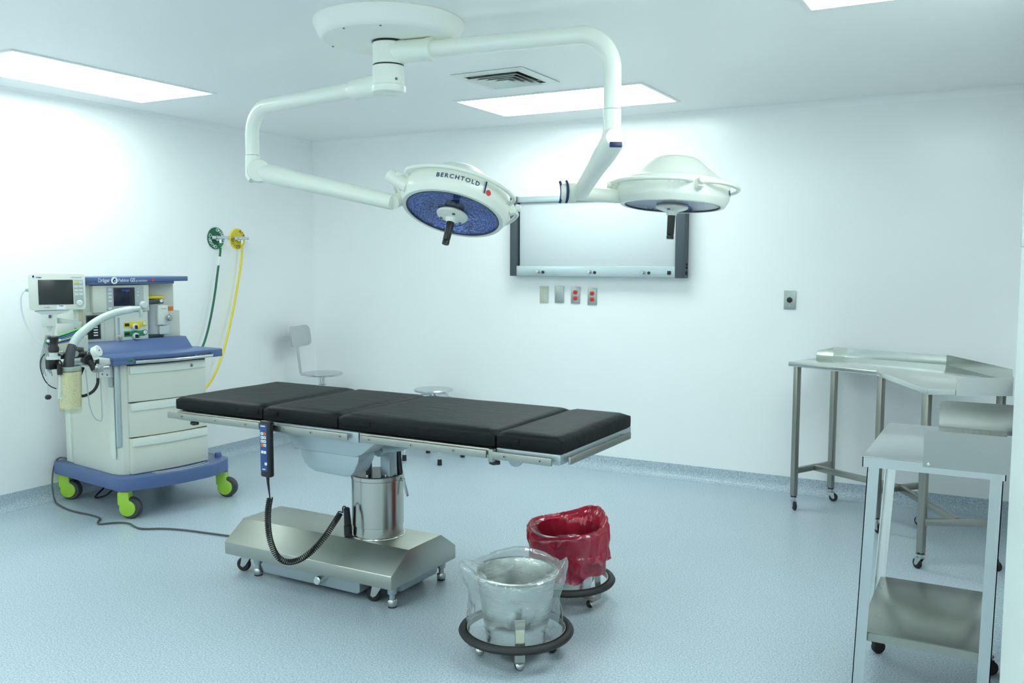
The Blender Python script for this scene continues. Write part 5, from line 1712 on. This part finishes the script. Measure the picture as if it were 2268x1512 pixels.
text('Dräger', 0.008, 'black', pm, 'lettering', (-0.0488, -0.3225, 1.2520), (0, 1, 0), (0, 0, 1), 0.0003, bold=0.0003)
m_ = MB(); m_.prism([(-0.46, 1.222), (-0.275, 1.228), (-0.29, 1.216), (-0.33, 1.205), (-0.42, 1.200), (-0.44, 1.212)], -0.10, -0.01, mrot, 0.003); m_.box(-0.10, -0.07, -0.43, -0.30, 1.215, 1.232); m_.build('tilt_plate', 'button', pm)
box('bracket_clamp', 'cream_light', -0.13, -0.06, -0.425, -0.345, 1.135, 1.208, bev=0.004, parent=pm)
m_ = MB(); m_.prism([(-0.405, 1.14), (-0.365, 1.14), (-0.378, 1.105), (-0.392, 1.105)], -0.07, -0.03, mrot, 0.002); m_.obox((-0.11, -0.37, 1.165), (-0.10, -0.22, 1.135), 0.03, 0.04, bev=0.003); m_.build('bracket_arm', 'button', pm)
m_ = MB(); m_.box(-0.06, -0.045, -0.388, -0.375, 1.185, 1.20); m_.build('clamp_screw', 'dark_metal', pm)
m_ = MB(); m_.cyl((-0.09, -0.478, 1.340), (-0.09, -0.500, 1.343), 0.010, 0.008, n=14, bev=0.001); m_.build('cable_plug', 'cable_grey', pm)
hose('monitor_cable', None, None, [(-0.09, -0.498, 1.343), (-0.09, -0.518, 1.325), (-0.09, -0.527, 1.28), (-0.085, -0.520, 1.20), (-0.08, -0.495, 1.12), (-0.07, -0.455, 1.055), (-0.06, -0.41, 1.02), (-0.05, -0.37, 1.012), (-0.05, -0.345, 1.02)], 0.0045, 'cable_white', 3, 8, pm)

# ---------------------------------------------------------------- power cords on the floor, part of the machine
def to_am(pts):
    c_, s_ = math.cos(R(-AD)), math.sin(R(-AD))
    return [((x - AO[0]) * c_ - (y - AO[1]) * s_, (x - AO[0]) * s_ + (y - AO[1]) * c_, z) for x, y, z in pts]
hose('power_cord', None, None, to_am([(-5.12, 3.62, .235), (-5.18, 3.56, .275), (-5.235, 3.54, .262), (-5.225, 3.50, .14), (-5.15, 3.46, .02), (-5.04, 3.43, .0075), (-4.88, 3.395, .0075), (-4.72, 3.40, .0075), (-4.60, 3.385, .0075), (-4.545, 3.315, .0075), (-4.50, 3.29, .0075), (-4.46, 3.36, .0075), (-4.38, 3.40, .0075), (-4.28, 3.36, .0075), (-4.21, 3.35, .0075), (-4.12, 3.42, .0075), (-3.98, 3.46, .0075), (-3.75, 3.49, .0075), (-3.60, 3.51, .0075), (-3.36, 3.50, .0075), (-3.20, 3.46, .0075)]), 0.0052, 'cord_grey', 3, 8, am)['label'] = 'dark grey power cord running across the floor to the operating table'
hose('power_cord', None, None, to_am([(-4.98, 3.80, .165), (-4.95, 3.76, .08), (-4.97, 3.70, .02), (-5.03, 3.66, .0075), (-5.08, 3.70, .0075), (-5.10, 3.80, .05), (-5.10, 3.86, .165)]), 0.0055, 'rubber', 3, 8, am)['label'] = 'short black cord looping under the base'
